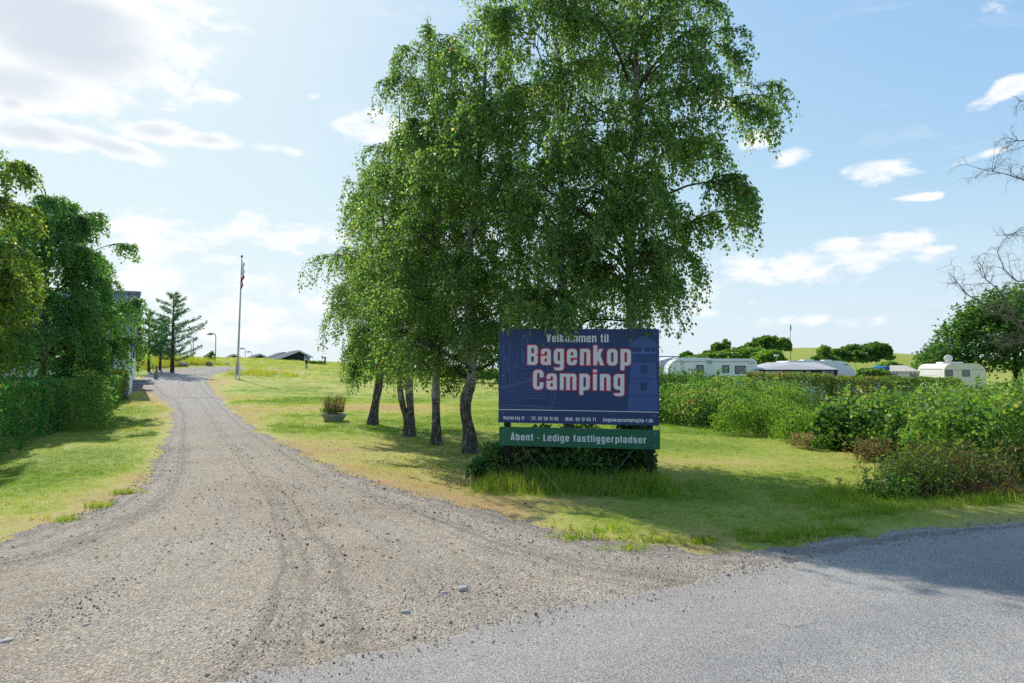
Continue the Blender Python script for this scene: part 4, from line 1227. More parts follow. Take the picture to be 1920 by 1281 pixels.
def bush(name, label, cat, base, blobs, n, size, mat, seed, group=None, aspect=.42, up=.35, stems=5, stem_mat='bark_grey', shoots=0,
         shoot_h=(.5, 1.0), mat2=None, frac2=0.2, zlo=0.03, stem_r=.014, top=None):
    rs = np.random.RandomState(seed)
    if top is not None:          # height of the shrub, read off the photograph
        hz = atY(960, top, base[1])[2]-base[2]
        m_ = max(b_[2]+b_[5]*1.12 for b_ in blobs)
        k_ = hz*(.84 if shoots else .98)/m_
        blobs = [(b_[0], b_[1], b_[2]*k_, b_[3], b_[4], b_[5]*k_) for b_ in blobs]
        shoot_h = (hz*.16, hz*.36)
    t = thing(name, base, label, cat, 0, group)
    P, d, k = blob_points(rs, blobs, n, .35, zlo >= 0)
    gz = H(P[:, 0]+base[0], P[:, 1]+base[1])-base[2]
    ok = P[:, 2] > gz+zlo
    P = P[ok]; d = d[ok]; k = k[ok]; n = len(P)
    A = d*.55+rnd_dir(rs, n)*.75+np.array([0, 0, up])
    N = unit(d*.7+rnd_dir(rs, n)*.7+np.array([0, 0, .4]))
    clump = fbm(P[:, 0]*3+k, P[:, 2]*3+P[:, 1]*2, 1.0, 2)
    var = np.clip(rs.rand(n)*.7+(clump-.5)*1.3+.15, 0, 1)
    sz = rs.uniform(size[0], size[1], n)
    if mat2:
        patch = fbm(P[:, 0]*1.7+9, P[:, 1]*1.7+P[:, 2]*2.1, 1.0, 2)
        m2 = patch > np.quantile(patch, 1-frac2)
        link("foliage", leaves_mesh("foliage", P[~m2], A[~m2], sz[~m2], rs, aspect, .15, var[~m2], N[~m2]), M[mat], t)
        link("foliage", leaves_mesh("foliage", P[m2], A[m2], sz[m2], rs, aspect, .15, var[m2], N[m2]), M[mat2], t)
    else:
        link("foliage", leaves_mesh("foliage", P, A, sz, rs, aspect, .15, var, N), M[mat], t)
    if stems:
        b = np.array(blobs)
        polys = []; rad = []
        for i in range(stems):
            q = b[rs.randint(len(b))]
            e = q[:3]+rs.normal(size=3)*q[3:6]*.35
            s0 = np.array([q[0]*.5+rs.normal()*.1, q[1]*.5+rs.normal()*.1, 0]); s0[2] = h1(base[0]+s0[0], base[1]+s0[1])-base[2]-.05
            m_ = (s0+e)/2+rs.normal(size=3)*.06
            polys.append(resample(chain([s0, m_, e], .1), 7)); rad.append(np.linspace(stem_r, .004, 7))
        V, F = tubes_np(polys, rad, 5)
        link("stems", mesh_np("stems", V, F), M[stem_mat], t)
    if shoots:
        b = np.array(blobs); Ps = []; As = []; Pl = []; Rl = []
        for i in range(shoots):
            q = b[rs.randint(len(b))]
            th = rs.rand()*6.28; rr = math.sqrt(rs.rand())*.85
            s0 = np.array([q[0]+q[3]*rr*math.cos(th), q[1]+q[4]*rr*math.sin(th), q[2]+q[5]*math.sqrt(1-rr*rr)*.75])
            L = rs.uniform(*shoot_h); e = s0+np.array([rs.normal()*.13, rs.normal()*.13, 1.0])*L
            ln = resample([s0-np.array([0, 0, .25]), s0, e], 5); Pl.append(ln); Rl.append(np.linspace(.006, .002, 5))
            m_ = int(L*46); tt = rs.rand(m_)
            pp = s0+(e-s0)*tt[:, None]
            o_ = rnd_dir(rs, m_); o_[:, 2] = np.abs(o_[:, 2])*.4+.25
            Ps.append(pp+o_*.02); As.append(o_)
        P = np.concatenate(Ps); A = np.concatenate(As); n = len(P)
        link("shoots", leaves_mesh("shoots", P, A, rs.uniform(size[0]*1.05, size[1]*1.25, n), rs, aspect*.7, .1, np.clip(.35+.65*rs.rand(n), 0, 1)), M[mat], t)
        V, F = tubes_np(Pl, Rl, 3)
        link("stems", mesh_np("stems", V, F), M['twig'], t)
    return t
def hedge_run(name, label, A, B, width, height, n, size, mat, seed, wave=.08, stem_step=.5, group=None, ends=True, cat="hedge", height2=None, rag=.035):
    """a clipped hedge from A to B: leaves on a slightly uneven box"""
    rs = np.random.RandomState(seed)
    A = np.array(A[:2], float); B = np.array(B[:2], float); L = np.linalg.norm(B-A)
    base = np.array([A[0], A[1], h1(*A)])
    u = (B-A)/L; v = np.array([-u[1], u[0]])
    t = thing(name, base, label, cat, 0, group)
    # areas: two sides, top, ends
    ar = np.array([height*L, height*L, width*L, height*width, height*width]); ar /= ar.sum()
    f_ = rs.choice(5, n, p=ar); s = rs.rand(n)*L; q = rs.rand(n); w = (rs.rand(n)-.5)*width; z = rs.rand(n)**.85*height
    out = np.zeros((n, 3)); dd = np.where(rs.rand(n) < .72, np.abs(rs.normal(size=n))*rag, rs.rand(n)*.3)
    lump = (fbm(s*1.0+seed, z*1.4, 1.1, 3)-.5)*wave*4
    pos_s = s.copy(); pos_w = w.copy(); pos_z = z.copy()
    for k, sg in ((0, 1), (1, -1)):
        m_ = f_ == k
        round_ = .12*np.clip(z/height-.75, 0, 1)**1.5*4*width
        pos_w[m_] = sg*(width/2-dd[m_]+lump[m_]-round_[m_]); out[m_] = np.array([v[0]*sg, v[1]*sg, .25])
    m_ = f_ == 2; lumpt = (fbm(s+seed*2, w*1.5, 1.3, 3)-.5)*wave*3.2
    pos_z[m_] = height-dd[m_]+lumpt[m_]-.06*(np.abs(w[m_])/(width/2))**3; out[m_] = [0, 0, 1]
    for k, e_, sg in ((3, 0.0, -1), (4, L, 1)):
        m_ = f_ == k; pos_s[m_] = e_-sg*dd[m_]+lump[m_]*.8; out[m_] = np.array([u[0]*sg, u[1]*sg, .2])
    x = A[0]+u[0]*pos_s+v[0]*pos_w; y = A[1]+u[1]*pos_s+v[1]*pos_w
    if height2 is not None: pos_z = pos_z*(1+(height2/height-1)*np.clip(pos_s/L, 0, 1))
    P = np.stack([x-base[0], y-base[1], H(x, y)+pos_z-base[2]+.02], 1)
    Ax = out*.6+rnd_dir(rs, n)*.7+np.array([0, 0, .3]); N = unit(out+rnd_dir(rs, n)*.6)
    cl = fbm(s*1.8, pos_z*2.5+w, 1.0, 2)
    var = np.clip(rs.rand(n)*.75+(cl-.5)*1.2+.1, 0, 1)
    link("foliage", leaves_mesh("foliage", P, Ax, rs.uniform(size[0], size[1], n), rs, .42, .15, var, N), M[mat], t)
    polys = []; rad = []
    for i in range(int(L/stem_step)):
        s_ = (i+rs.rand())*stem_step
        for j in range(3):
            w_ = rs.normal()*width*.12; p0 = np.array([A[0]+u[0]*s_+v[0]*w_, A[1]+u[1]*s_+v[1]*w_, 0.0]); p0[2] = h1(p0[0], p0[1])-.06
            p1 = p0+np.array([rs.normal()*.15, rs.normal()*.15, height*.85])
            w2 = p0*.5+p1*.5+rs.normal(size=3)*.04
            polys.append(resample(np.array([p0, w2, p1])-base, 4)); rad.append(np.linspace(.016, .006, 4))
    V, F = tubes_np(polys, rad, 4)
    link("stems", mesh_np("stems", V, F), M['bark_grey'], t)
    return t
def off(p, *blobs):
    return [b for b in blobs]
# --- clipped hedge along the left lawn
hA = at(232, 752); hB = at(-20, 866)
d_ = (hB-hA)[:2]; d_ = d_/np.linalg.norm(d_); nrm = np.array([d_[1], -d_[0]])
if nrm[0] > 0: nrm = -nrm
wd = 1.5
hedge_run("clipped_hedge", "long clipped dark green hedge along the grass left of the drive",
          hA[:2]+nrm*wd/2, hB[:2]+d_*2.5+nrm*wd/2, wd, 1.02, 46000, (.05, .085), 'leaf_gloss', 5, .05, height2=1.42, rag=.025)
hC = foot(150, 27.5); hD = foot(220, 27.0)
hedge_run("clipped_hedge", "short brownish clipped hedge in front of the barn gable", hC, hD, 1.2, 1.2, 9000, (.05, .08), 'leaf_rust', 6, .06)
# pale scrub behind the hedge at the far left
b = foot(20, 17.0)
bush("garden_shrub", "leafy garden shrub behind the clipped hedge at the left edge", "shrub", b, [(0, 0, .8, 1.0, .7, .8), (1.3, .6, .6, .8, .7, .8)], 5000, (.05, .08), 'leaf_mid', 8)

# --- the wild hedge along the lawn, right of the sign
def B(px, py, back=0.0):
    p = at(px, py); p = p.copy(); dd = p[:2]/np.linalg.norm(p[:2]); p[:2] += dd*back; p[2] = h1(p[0], p[1]); return p
GR = "wild shrubs along the lawn"
bush("wild_shrub", "dense dark green shrub at the right edge of the sign board", "shrub", B(1262, 796, 1.2),
     [(0, 0, .9, 1.1, .9, .95), (-.8, .3, .7, .9, .8, .8), (.6, -.1, .5, .7, .6, .6)], 8000, (.05, .085), 'leaf_mid', 101, GR, top=708, shoots=12, mat2='leaf_deep', frac2=.35)  # deep green patches colour in the shaded gaps between the leaves
bush("wild_shrub", "tall dark shrub in front of the white caravan with three windows", "shrub", B(1290, 785, 4.0),
     [(0, 0, 1.3, 1.3, 1.0, 1.1), (-1.2, 0, 1.2, 1.0, 1.0, 1.15), (1.1, .3, 1.0, 1.0, .8, .9)], 8000, (.06, .10), 'leaf_deep', 102, GR, top=680, shoots=22, shoot_h=(.4, .8))
bush("wild_shrub", "mixed shrub with a dead brown patch right of the sign", "shrub", B(1335, 806, 1.3),
     [(0, 0, .75, 1.0, .8, .9), (.7, .5, .9, .9, .8, .9), (-.5, .6, .8, .8, .7, .9)], 8000, (.05, .085), 'leaf_mid', 103, GR, top=716, mat2='leaf_rust', frac2=.06, shoots=14, shoot_h=(.2, .5))
bush("wild_shrub", "shrub with pinkish dry tops below the caravan windows", "shrub", B(1380, 790, 2.2),
     [(0, 0, 1.1, 1.2, .9, 1.0), (1.2, 0, .9, 1.0, .9, .9), (-1.1, 0, 1.0, 1.0, .8, 1.0)], 9000, (.05, .085), 'leaf_mid', 104, GR, top=692, shoots=18, shoot_h=(.2, .5))
bush("willow_shrub", "bright green upright willow shrub left of the lawn gap", "shrub", B(1425, 822, 1.0),
     [(0, 0, .55, .75, .6, .65), (.55, .2, .6, .6, .6, .7), (-.6, 0, .5, .6, .5, .6)], 6500, (.045, .08), 'leaf_fresh', 105, GR, top=738, aspect=.24, up=.9, shoots=70, shoot_h=(.35, .75))
bush("willow_shrub", "tallest bright green willow shrub with feathery upright tips", "shrub", B(1455, 808, 1.6),
     [(0, 0, .8, .8, .7, .9), (.6, .3, .8, .7, .6, .8)], 6000, (.045, .08), 'leaf_fresh', 106, GR, top=714, aspect=.24, up=.9, shoots=70, shoot_h=(.4, .85))
bush("willow_shrub", "low bright green willow shrub beside the lawn gap", "shrub", B(1505, 834, .9),
     [(0, 0, .45, .65, .5, .55), (.5, .1, .4, .5, .5, .5)], 4500, (.04, .075), 'leaf_fresh', 107, GR, top=764, aspect=.24, up=.9, shoots=55, shoot_h=(.25, .6))
bush("low_shrub", "low straggly shrub at the foot of the lawn gap", "shrub", B(1560, 848, .7),
     [(0, 0, .32, .75, .5, .4), (.7, .1, .35, .6, .5, .45)], 4500, (.04, .07), 'leaf_mid', 108, GR, top=800, mat2='straw', frac2=.15, shoots=16, shoot_h=(.15, .4))
bush("bramble_shrub", "big leaved bramble shrub with shaded gaps coloured dark", "shrub", B(1610, 858, 1.6),
     [(0, 0, .8, .75, .7, .75), (.7, .3, .85, .8, .7, .75), (-.35, .2, .55, .5, .5, .5)], 6500, (.06, .12), 'leaf_mid', 109, GR, top=724, aspect=.5, up=.1, mat2='leaf_deep', frac2=.3, shoots=10, shoot_h=(.2, .4))  # second leaf colour paints the dark gaps where the shrub is in shade
bush("bramble_shrub", "bramble shrub with dark coloured shade gaps in the middle of the wild hedge", "shrub", B(1695, 872, 1.6),
     [(0, 0, .8, .85, .7, .75), (.75, .1, .7, .7, .6, .75)], 7500, (.055, .10), 'leaf_mid', 110, GR, top=724, aspect=.48, up=.1, mat2='leaf_deep', frac2=.25, shoots=12, shoot_h=(.2, .4))  # darker leaf patches stand in for shade in the gaps
bush("wild_shrub", "broad green shrub behind the dry weeds at the right", "shrub", B(1765, 885, 1.4),
     [(0, 0, .75, .8, .7, .75), (.7, .2, .85, .8, .7, .75), (-.5, .1, .5, .5, .5, .5)], 8500, (.05, .085), 'leaf_mid', 111, GR, top=716, shoots=26, mat2='leaf_deep', frac2=.25)  # shade of the gaps is put in as patches of deeper leaf colour
bush("wild_shrub", "nearest tall green shrub at the right edge of the picture", "shrub", B(1870, 915, .9),
     [(0, 0, .85, .75, .7, .80), (.9, .2, .9, .8, .7, .80), (-.5, .4, .75, .6, .6, .7), (1.8, .3, .9, .9, .8, .9)], 14000, (.05, .09), 'leaf_mid', 112, GR, top=705, shoots=55, shoot_h=(.2, .55), mat2='leaf_fresh', frac2=.25)
bush("wild_shrub", "bright leaved shrub rising behind the right edge of the wild hedge", "shrub", B(1800, 870, 3.2),
     [(0, 0, 1.0, 1.1, .9, .95), (1.3, .3, 1.1, 1.1, .9, .95), (-1.2, .2, .8, .9, .8, .8)], 9000, (.055, .09), 'leaf_mid', 113, GR, top=699, shoots=40, shoot_h=(.2, .6), mat2='leaf_fresh', frac2=.25)
# clipped hedges between lawn and caravans
hedge_run("clipped_hedge", "clipped brown flecked hedge in front of the grey awning", foot(1405, 27.0), foot(1555, 25.5), 1.2, 1.50, 9000, (.05, .085), 'leaf_clip', 21, .10, group="hedges before the caravans")
hedge_run("clipped_hedge", "long flat topped hedge in front of the cream caravan", foot(1562, 26.0), foot(1790, 23.0), 1.3, 1.42, 12000, (.05, .085), 'leaf_clip', 22, .10, group="hedges before the caravans")
hedge_run("clipped_hedge", "clipped hedge below the white caravan", foot(1230, 32.0), foot(1410, 30.0), 1.2, 1.35, 8000, (.06, .09), 'leaf_mid', 23, .12, group="hedges before the caravans")
# dry weeds by the verge at the right
def weeds(label, base, n, hgt, spread, seed, mats=('straw', 'grass_tall'), name="weed_clump", per=9):
    rs = np.random.RandomState(seed)
    t = thing(name, base, label, "weeds", 0)
    pol = []; rad = []; P = []; A = []
    for i in range(n):
        x, y = rs.normal()*spread[0], rs.normal()*spread[1]
        s0 = np.array([x, y, h1(base[0]+x, base[1]+y)-base[2]-.02]); h_ = rs.uniform(*hgt)
        e = s0+np.array([rs.normal()*.16*h_, rs.normal()*.16*h_, h_])
        m_ = (s0+e)/2+np.array([rs.normal()*.03, rs.normal()*.03, 0])
        pol.append(resample([s0, m_, e], 4)); rad.append(np.linspace(.004, .0018, 4))
        k = per; tt = rs.uniform(.15, 1.0, k)
        P.append(s0+(e-s0)*tt[:, None]+rs.normal(size=(k, 3))*.015); o_ = rnd_dir(rs, k); o_[:, 2] = np.abs(o_[:, 2])*.7; A.append(o_)
    V, F = tubes_np(pol, rad, 3)
    link("stalks", mesh_np("stalks", V, F, {'var': ('FACE', rs.rand(len(F)))}), M[mats[0]], t)
    P = np.concatenate(P); A = np.concatenate(A); n2 = len(P)
    link("leaves", leaves_mesh("leaves", P, A, rs.uniform(.03, .08, n2), rs, .2, .08), M[mats[1]], t)
    return t
weeds("dry brown weeds standing before the nearest shrub at the right", B(1790, 925, .25), 420, (.25, .75), (.42, .2), 31, ('straw', 'leaf_rust'))
weeds("straw coloured weed clump spilling onto the mown lawn", B(1720, 930, .2), 360, (.2, .6), (.32, .18), 32)
weeds("pale tall grass tuft under the bramble shrub", B(1655, 868, .2), 160, (.2, .5), (.22, .12), 33, ('straw', 'straw'))
weeds("reddish dead fern litter at the foot of the right shrub", B(1850, 935, .1), 160, (.06, .22), (.35, .14), 34, ('leaf_brown', 'leaf_brown'))
weeds("green nettle clump at the lower end of the lawn", B(1660, 935, .1), 70, (.1, .35), (.2, .12), 35, ('grass_tall', 'leaf_mid'), per=14)

# --- ivy and grass under the sign
sx = lambda l_, back: np.array([pL[0]+math.cos(srz)*l_-math.sin(srz)*back, pL[1]+math.sin(srz)*l_+math.cos(srz)*back, 0])
b = sx(.15, .35); b[2] = h1(b[0], b[1])
bush("ivy_shrub", "low ivy shrub round the left post of the sign", "shrub", b, [(0, 0, .22, .5, .38, .36), (-.25, -.1, .12, .35, .3, .24), (.45, .2, .3, .5, .4, .35)], 6000, (.04, .075), 'leaf_rust', 121, None, aspect=.5, up=.0, mat2='leaf_deep', frac2=.6)
b = sx(1.15, .55); b[2] = h1(b[0], b[1])
bush("ivy_shrub", "dark ivy mound behind the middle of the sign", "shrub", b, [(0, 0, .33, .65, .4, .42), (-.55, 0, .33, .5, .4, .38), (.5, .1, .25, .5, .35, .34)], 8000, (.045, .08), 'leaf_mid', 122, None, aspect=.5, up=.0, mat2='leaf_deep', frac2=.5)
b = sx(2.02, .62); b[2] = h1(b[0], b[1])
bush("ivy_shrub", "dark ivy climbing the birch foot behind the right post", "shrub", b, [(0, 0, .3, .30, .3, .55), (-.05, 0, .62, .22, .22, .38), (-.4, 0, .2, .4, .3, .3)], 4500, (.045, .08), 'leaf_deep', 123, None, aspect=.5, up=.0)

# --- big sycamore and dead tree at the right
def crown_tree(name, label, base, blobs, n_cl, per, size, mat, seed, trunk, r0, group=None, cl_r=.28, aspect=.5, cat="tree", bark='bark_dark'):
    rs = np.random.RandomState(seed)
    t = thing(name, base, label, cat, 0, group)
    P, d, k = blob_points(rs, blobs, n_cl, .3)
    ok = P[:, 2] > .1
    P = P[ok]; d = d[ok]
    idx = np.repeat(np.arange(len(P)), per); n = len(idx)
    Q = P[idx]+rs.normal(size=(n, 3))*cl_r*np.array([1, 1, .6])
    A = d[idx]*.6+rnd_dir(rs, n)*.6+np.array([0, 0, -.25]); N = unit(d[idx]*.5+rnd_dir(rs, n)*.5+np.array([0, 0, .7]))
    cv = rs.rand(len(P)); var = np.clip(.5*rs.rand(n)+.5*cv[idx], 0, 1)
    link("crown", leaves_mesh("crown", Q, A, rs.uniform(size[0], size[1], n), rs, aspect, .12, var, N), M[mat], t)
    mb = MB()
    T_ = chain([np.array(q, float) for q in trunk], .3)
    mb.tube(T_, np.linspace(r0, r0*.25, len(T_)), 9)
    for b_ in blobs:
        s0 = T_[int(len(T_)*rs.uniform(.35, .8))]
        e = np.array(b_[:3])+np.array([0, 0, b_[5]*.4])
        m_ = (s0+e)/2+np.array([0, 0, .15])
        q = chain([s0, m_, e], .3); mb.tube(q, np.linspace(r0*.45, .015, len(q)), 6)
    mb.build("trunk", M[bark], t, smooth=True)
    return t
b = foot(1905, 47.0)
crown_tree("sycamore_tree", "big round dark green tree behind the wild hedge at the right", b,
           [(0, 0, 4.6, 3.2, 3.0, 2.7), (-2.6, .3, 3.6, 2.1, 2.1, 2.1), (3.1, 0, 4.6, 3.4, 3.0, 2.9), (.3, -.9, 2.6, 3.2, 2.3, 2.4), (-4.2, .7, 2.2, 1.5, 1.5, 1.6), (4.5, -.3, 2.4, 2.7, 2.4, 2.3)],
           2900, 9, (.17, .29), 'leaf_syc', 41, [(0, 0, -.3), (.1, 0, 2.0), (0, .2, 5.2)], .36, None, .28)
b = foot(1748, 50.0)
crown_tree("young_tree", "slender young tree left of the big dark tree", b, [(0, 0, 2.2, .8, .8, 1.4), (.5, 0, 3.0, .6, .6, .9), (-.5, 0, 1.5, .8, .8, 1.0)], 300, 9, (.13, .22), 'leaf_syc', 42,
           [(0, 0, -.2), (.08, 0, 1.7), (.15, 0, 4.0)], .08, None, .22)
def dead_tree(label, Y, polys, seed):
    rs = np.random.RandomState(seed)
    base = foot(2045, Y)
    t = thing("dead_tree", base, label, "tree", 0)
    mb = MB()
    tr = [base+np.array([0, 0, -.2]), atY(2042, 720, Y), atY(2036, 620, Y), atY(2030, 480, Y), atY(2024, 330, Y), atY(2012, 200, Y), atY(2000, 110, Y)]
    T_ = chain([q-base for q in tr], .2); mb.tube(T_, np.linspace(.17, .03, len(T_)), 9)
    mb.build("trunk", M['bark_grey'], t, smooth=True)
    PL = []; RL = []
    def grow_(p, d, L, r, depth):
        n_ = 7; pts = [p]; dd = d.copy()
        for i in range(n_-1):
            dd = unit((dd+rs.normal(size=3)*.26+np.array([0, 0, .05 if depth < 2 else -.10]))[None])[0]
            pts.append(pts[-1]+dd*L/(n_-1))
        PL.append(np.array(pts)); RL.append(np.linspace(r, r*.35, n_))
        if depth < 3 and L > .10:
            for _ in range(5 if depth < 2 else 4):
                i = rs.randint(1, n_); sd = unit((rnd_dir(rs, 1)[0]*.9+(pts[i]-pts[i-1])/(L/(n_-1))*.8)[None])[0]
                grow_(pts[i], sd, L*rs.uniform(.4, .7), r*.45, depth+1)
    for (W, r, L) in polys:
        q = resample(chain([atY(a, b_, Y+dy)-base for a, b_, dy in W], .1), 14)
        q = q+np.cumsum(rs.normal(size=q.shape)*.012, axis=0)
        PL.append(resample(q, 7)); RL.append(np.linspace(r, .008, 7))
        for k in range(17):
            i = rs.randint(4, 14); d0 = q[i]-q[i-1]; d0 = d0/(np.linalg.norm(d0)+1e-6)
            grow_(q[i], unit((d0*.8+rnd_dir(rs, 1)[0]*.8)[None])[0], L*rs.uniform(.5, 1.1), .009, 1)
    V, F = tubes_np(np.array(PL), np.array(RL), 5)
    link("branches", mesh_np("branches", V, F, None, True), M['bark_grey'], t)
    return t
dead_tree("bare dead tree with grey twigs reaching in from the right edge", 19.0, [
    ([(2036, 690, 0), (1960, 640, 0), (1905, 605, 0), (1850, 570, 0), (1800, 540, 0), (1780, 508, 0)], .05, .75),
    ([(1935, 625, 0), (1900, 590, 0), (1880, 550, -.1), (1848, 520, -.1), (1843, 500, -.1)], .03, .6),
    ([(2034, 560, 0), (1960, 520, .2), (1920, 530, .2), (1885, 505, .2), (1872, 470, .2)], .035, .8),
    ([(2030, 430, 0), (1975, 380, 0), (1930, 340, 0), (1890, 325, 0), (1852, 318, 0)], .035, .7),
    ([(2030, 330, 0), (1975, 300, .2), (1930, 265, .2), (1895, 262, .2)], .03, .6),
    ([(2034, 640, 0), (1980, 650, -.3), (1930, 640, -.5), (1870, 650, -.6)], .03, .6),
    ([(2015, 230, 0), (1960, 200, 0), (1915, 190, 0)], .02, .35),
    ([(2032, 500, 0), (1980, 450, -.3), (1935, 430, -.4), (1900, 440, -.4)], .03, .7)], 44)

# --- conifers on the bank beyond the barn
def conifer(label, base, height, spread, seed, n_br, lean=0.0, bare=.13):
    rs = np.random.RandomState(seed)
    t = thing("conifer_tree", base, label, "tree", 0, "conifers on the bank")
    mb = MB(); P = [(0, 0, -.2), (lean*.3, 0, height*.4), (lean, 0, height)]
    T_ = chain(np.array(P), .25); mb.tube(T_, np.linspace(.14*height/5, .015, len(T_)), 8)
    mb.build("trunk", M['bark_dark'], t, smooth=True)
    pol = []; rad = []; Q = []; A = []
    for i in range(n_br):
        f_ = bare+(1-bare)*(i+rs.rand())/n_br
        z = f_*height; th = i*2.4+rs.normal()*.4
        L = np.interp(f_, [0, .2, .45, .7, .82, .92, 1], [s_*spread for s_ in (.45, .8, 1.0, .62, .48, .38, .12)])*rs.uniform(.55, 1.25)
        c = np.array([np.interp(z, T_[:, 2], T_[:, 0]), np.interp(z, T_[:, 2], T_[:, 1]), z])
        o_ = np.array([math.cos(th), math.sin(th), 0])
        tt = np.linspace(0, 1, 6)[:, None]
        br = c+o_*L*tt+np.array([0, 0, 1.0])*(L*(.12*tt+.22*tt**2))
        pol.append(br); rad.append(np.linspace(.022, .006, 6))
        m_ = int(45+105*L); u_ = rs.uniform(.12, 1, m_)
        side = np.array([-o_[1], o_[0], 0]); w_ = rs.normal(size=m_)*.10*L*(1.2-u_)+rs.normal(size=m_)*.06
        p = c+o_*(L*u_)[:, None]+np.array([0, 0, 1.0])*(L*(.12*u_+.22*u_**2)+rs.normal(size=m_)*.05+.02)[:, None]+side*w_[:, None]
        Q.append(p); A.append(o_*.6+rs.normal(size=(m_, 3))*.5+np.array([0, 0, .3]))
    V, F = tubes_np(pol, rad, 4)
    link("branches", mesh_np("branches", V, F), M['bark_dark'], t)
    Q = np.concatenate(Q); A = np.concatenate(A)
    link("needles", leaves_mesh("needles", Q, A, rs.uniform(.10, .2, len(Q)), rs, .16, .05), M['needle'], t)
YC = 47.0
b = foot(323, YC); conifer("largest spreading conifer on the grassy bank", b, atY(323, 551, YC)[2]-b[2], 2.2, 51, 40)
b = foot(300, YC+1); conifer("slim middle conifer with a bare lower trunk", b, atY(300, 598, YC+1)[2]-b[2], 1.05, 52, 30, .1, .25)
b = foot(279, YC); conifer("sparse thin conifer next to the barn roof", b, atY(279, 586, YC)[2]-b[2], 1.0, 53, 22, -.05, .3)

# --- shrubs on the far hill
def far_shrub(label, px, Y, blobs, n, size, mat, seed, name="hill_shrub", grp="shrubs on the far hill"):
    b = foot(px, Y)
    s = Y/1280.0
    bl = [((x-px)*s, dy, (CAM_Z+(690-y)*s)-b[2], rx*s, max(rx, rz)*s, rz*s) for (x, y, rx, rz, dy) in blobs]
    bush(name, label, "shrub", b, bl, n, size, mat, seed, grp, aspect=.45, up=.2, stems=3, stem_mat='bark_dark', stem_r=.06, zlo=-.5)
far_shrub("dark wind bent pines on the left crest of the hill", 1440, 128, [(1438, 648, 22, 14, 0), (1420, 655, 20, 12, 0), (1400, 662, 20, 10, 0), (1450, 645, 10, 10, 0)], 6000, (.35, .6), 'far_leaf', 61)
far_shrub("round light green shrub on the hill crest next to the thin mast", 1468, 126, [(1468, 648, 14, 11, 0), (1462, 655, 16, 9, 0)], 3000, (.3, .5), 'leaf_mid', 62)
far_shrub("spiky small conifers on the hill slope behind the caravan", 1350, 120, [(1345, 660, 8, 14, 0), (1360, 658, 7, 16, 0), (1330, 668, 12, 8, 0), (1372, 665, 16, 9, 0)], 4000, (.3, .5), 'far_leaf', 63)
far_shrub("broad shrub belt behind the white caravan", 1385, 105, [(1330, 674, 26, 8, 0), (1370, 670, 28, 11, 0), (1410, 668, 26, 13, 0), (1300, 678, 20, 7, 0)], 6500, (.3, .5), 'leaf_mid', 64)
far_shrub("fresh yellow green shrub between the caravans", 1442, 85, [(1442, 675, 26, 14, 0), (1425, 682, 18, 12, 0), (1460, 684, 16, 10, 0)], 5000, (.22, .4), 'leaf_fresh', 65)
far_shrub("small rounded shrub left of the hill near the sign", 1288, 118, [(1288, 672, 11, 9, 0), (1300, 678, 12, 6, 0)], 2000, (.3, .5), 'far_leaf', 66)
far_shrub("pair of round dark trees right of the hill meadow", 1640, 95, [(1640, 668, 28, 20, 0), (1595, 672, 34, 18, 0), (1618, 672, 24, 18, 0)], 9000, (.28, .5), 'far_leaf', 67)
far_shrub("young bright shrub with upright shoots on the meadow", 1545, 90, [(1545, 668, 9, 16, 0), (1540, 678, 16, 10, 0), (1560, 680, 12, 9, 0)], 3000, (.2, .4), 'leaf_mid', 68)
far_shrub("low green scrub right of the round dark trees", 1672, 80, [(1668, 692, 16, 10, 0), (1685, 694, 14, 7, 0)], 2500, (.2, .4), 'leaf_mid', 69)
far_shrub("low shrub in front of the green parasol", 1635, 44, [(1630, 702, 18, 8, 0), (1650, 703, 16, 7, 0)], 2500, (.1, .2), 'leaf_mid', 70, grp=None)
# hedge far behind the birches and shrub clump by the hilltop cabins
far_shrub("dark hedge line beyond the birch trunks", 870, 62, [(845, 703, 30, 9, 0), (890, 706, 34, 10, 0), (930, 708, 30, 10, 0), (800, 700, 22, 6, 0), (965, 712, 30, 9, 0), (1000, 714, 30, 9, 0)], 7000, (.15, .3), 'leaf_deep', 71, "field_hedge", None)
far_shrub("low weedy shrubs beside the biggest black cabin", 590, 84, [(585, 682, 10, 3, 0), (600, 682, 9, 3, 0)], 700, (.12, .25), 'leaf_mid', 72, "hill_shrub", None)
# ------------------------------------------------------------------ barn
def corrugated():
    m, gg, out = new_mat("corrugated_roof")
    t = gg.new('ShaderNodeTexCoord').outputs['Object']
    st = gg.new('ShaderNodeMapping'); st.inputs['Scale'].default_value = (14, 1.2, 1.2); gg.l.new(t, st.inputs[0])
    n = gg.noise(st.outputs[0], 1.0, 5, 0.65); n2 = gg.noise(t, 5.0, 6, 0.7)
    c = gg.ramp(n, [(0.3, (0.20, 0.195, 0.185)), (0.7, (0.36, 0.355, 0.34))])
    c = gg.mix(gg.maprange(n2, 0.52, 0.66, 0, .85, True), c, (0.085, 0.085, 0.07, 1))
    p = prin(gg, c, 0.9, 0.2, 0, bump(gg, n2, .3, .01))
    gg.l.new(p.outputs[0], out.inputs[0])
    return m
M['roof_sheet'] = corrugated()
M['whitewash'] = simple("whitewashed_wall", (0.74, 0.75, 0.76), 0.85, 0.2, 0, 0.06, 3, .4, 25)
c0 = atY(240.5, 700, 29.5); c0[2] = h1(c0[0], c0[1])
brz = math.atan2(.447, .894)
barn = thing("barn", c0, "white walled barn with a tall corrugated grey roof at the left", "building", brz)
ez = atY(249, 652, 29.5)[2]-c0[2]; rz_ = atY(250, 553, 32.6)[2]-c0[2]
LB, DB = 11.0, 6.7
w = MB()
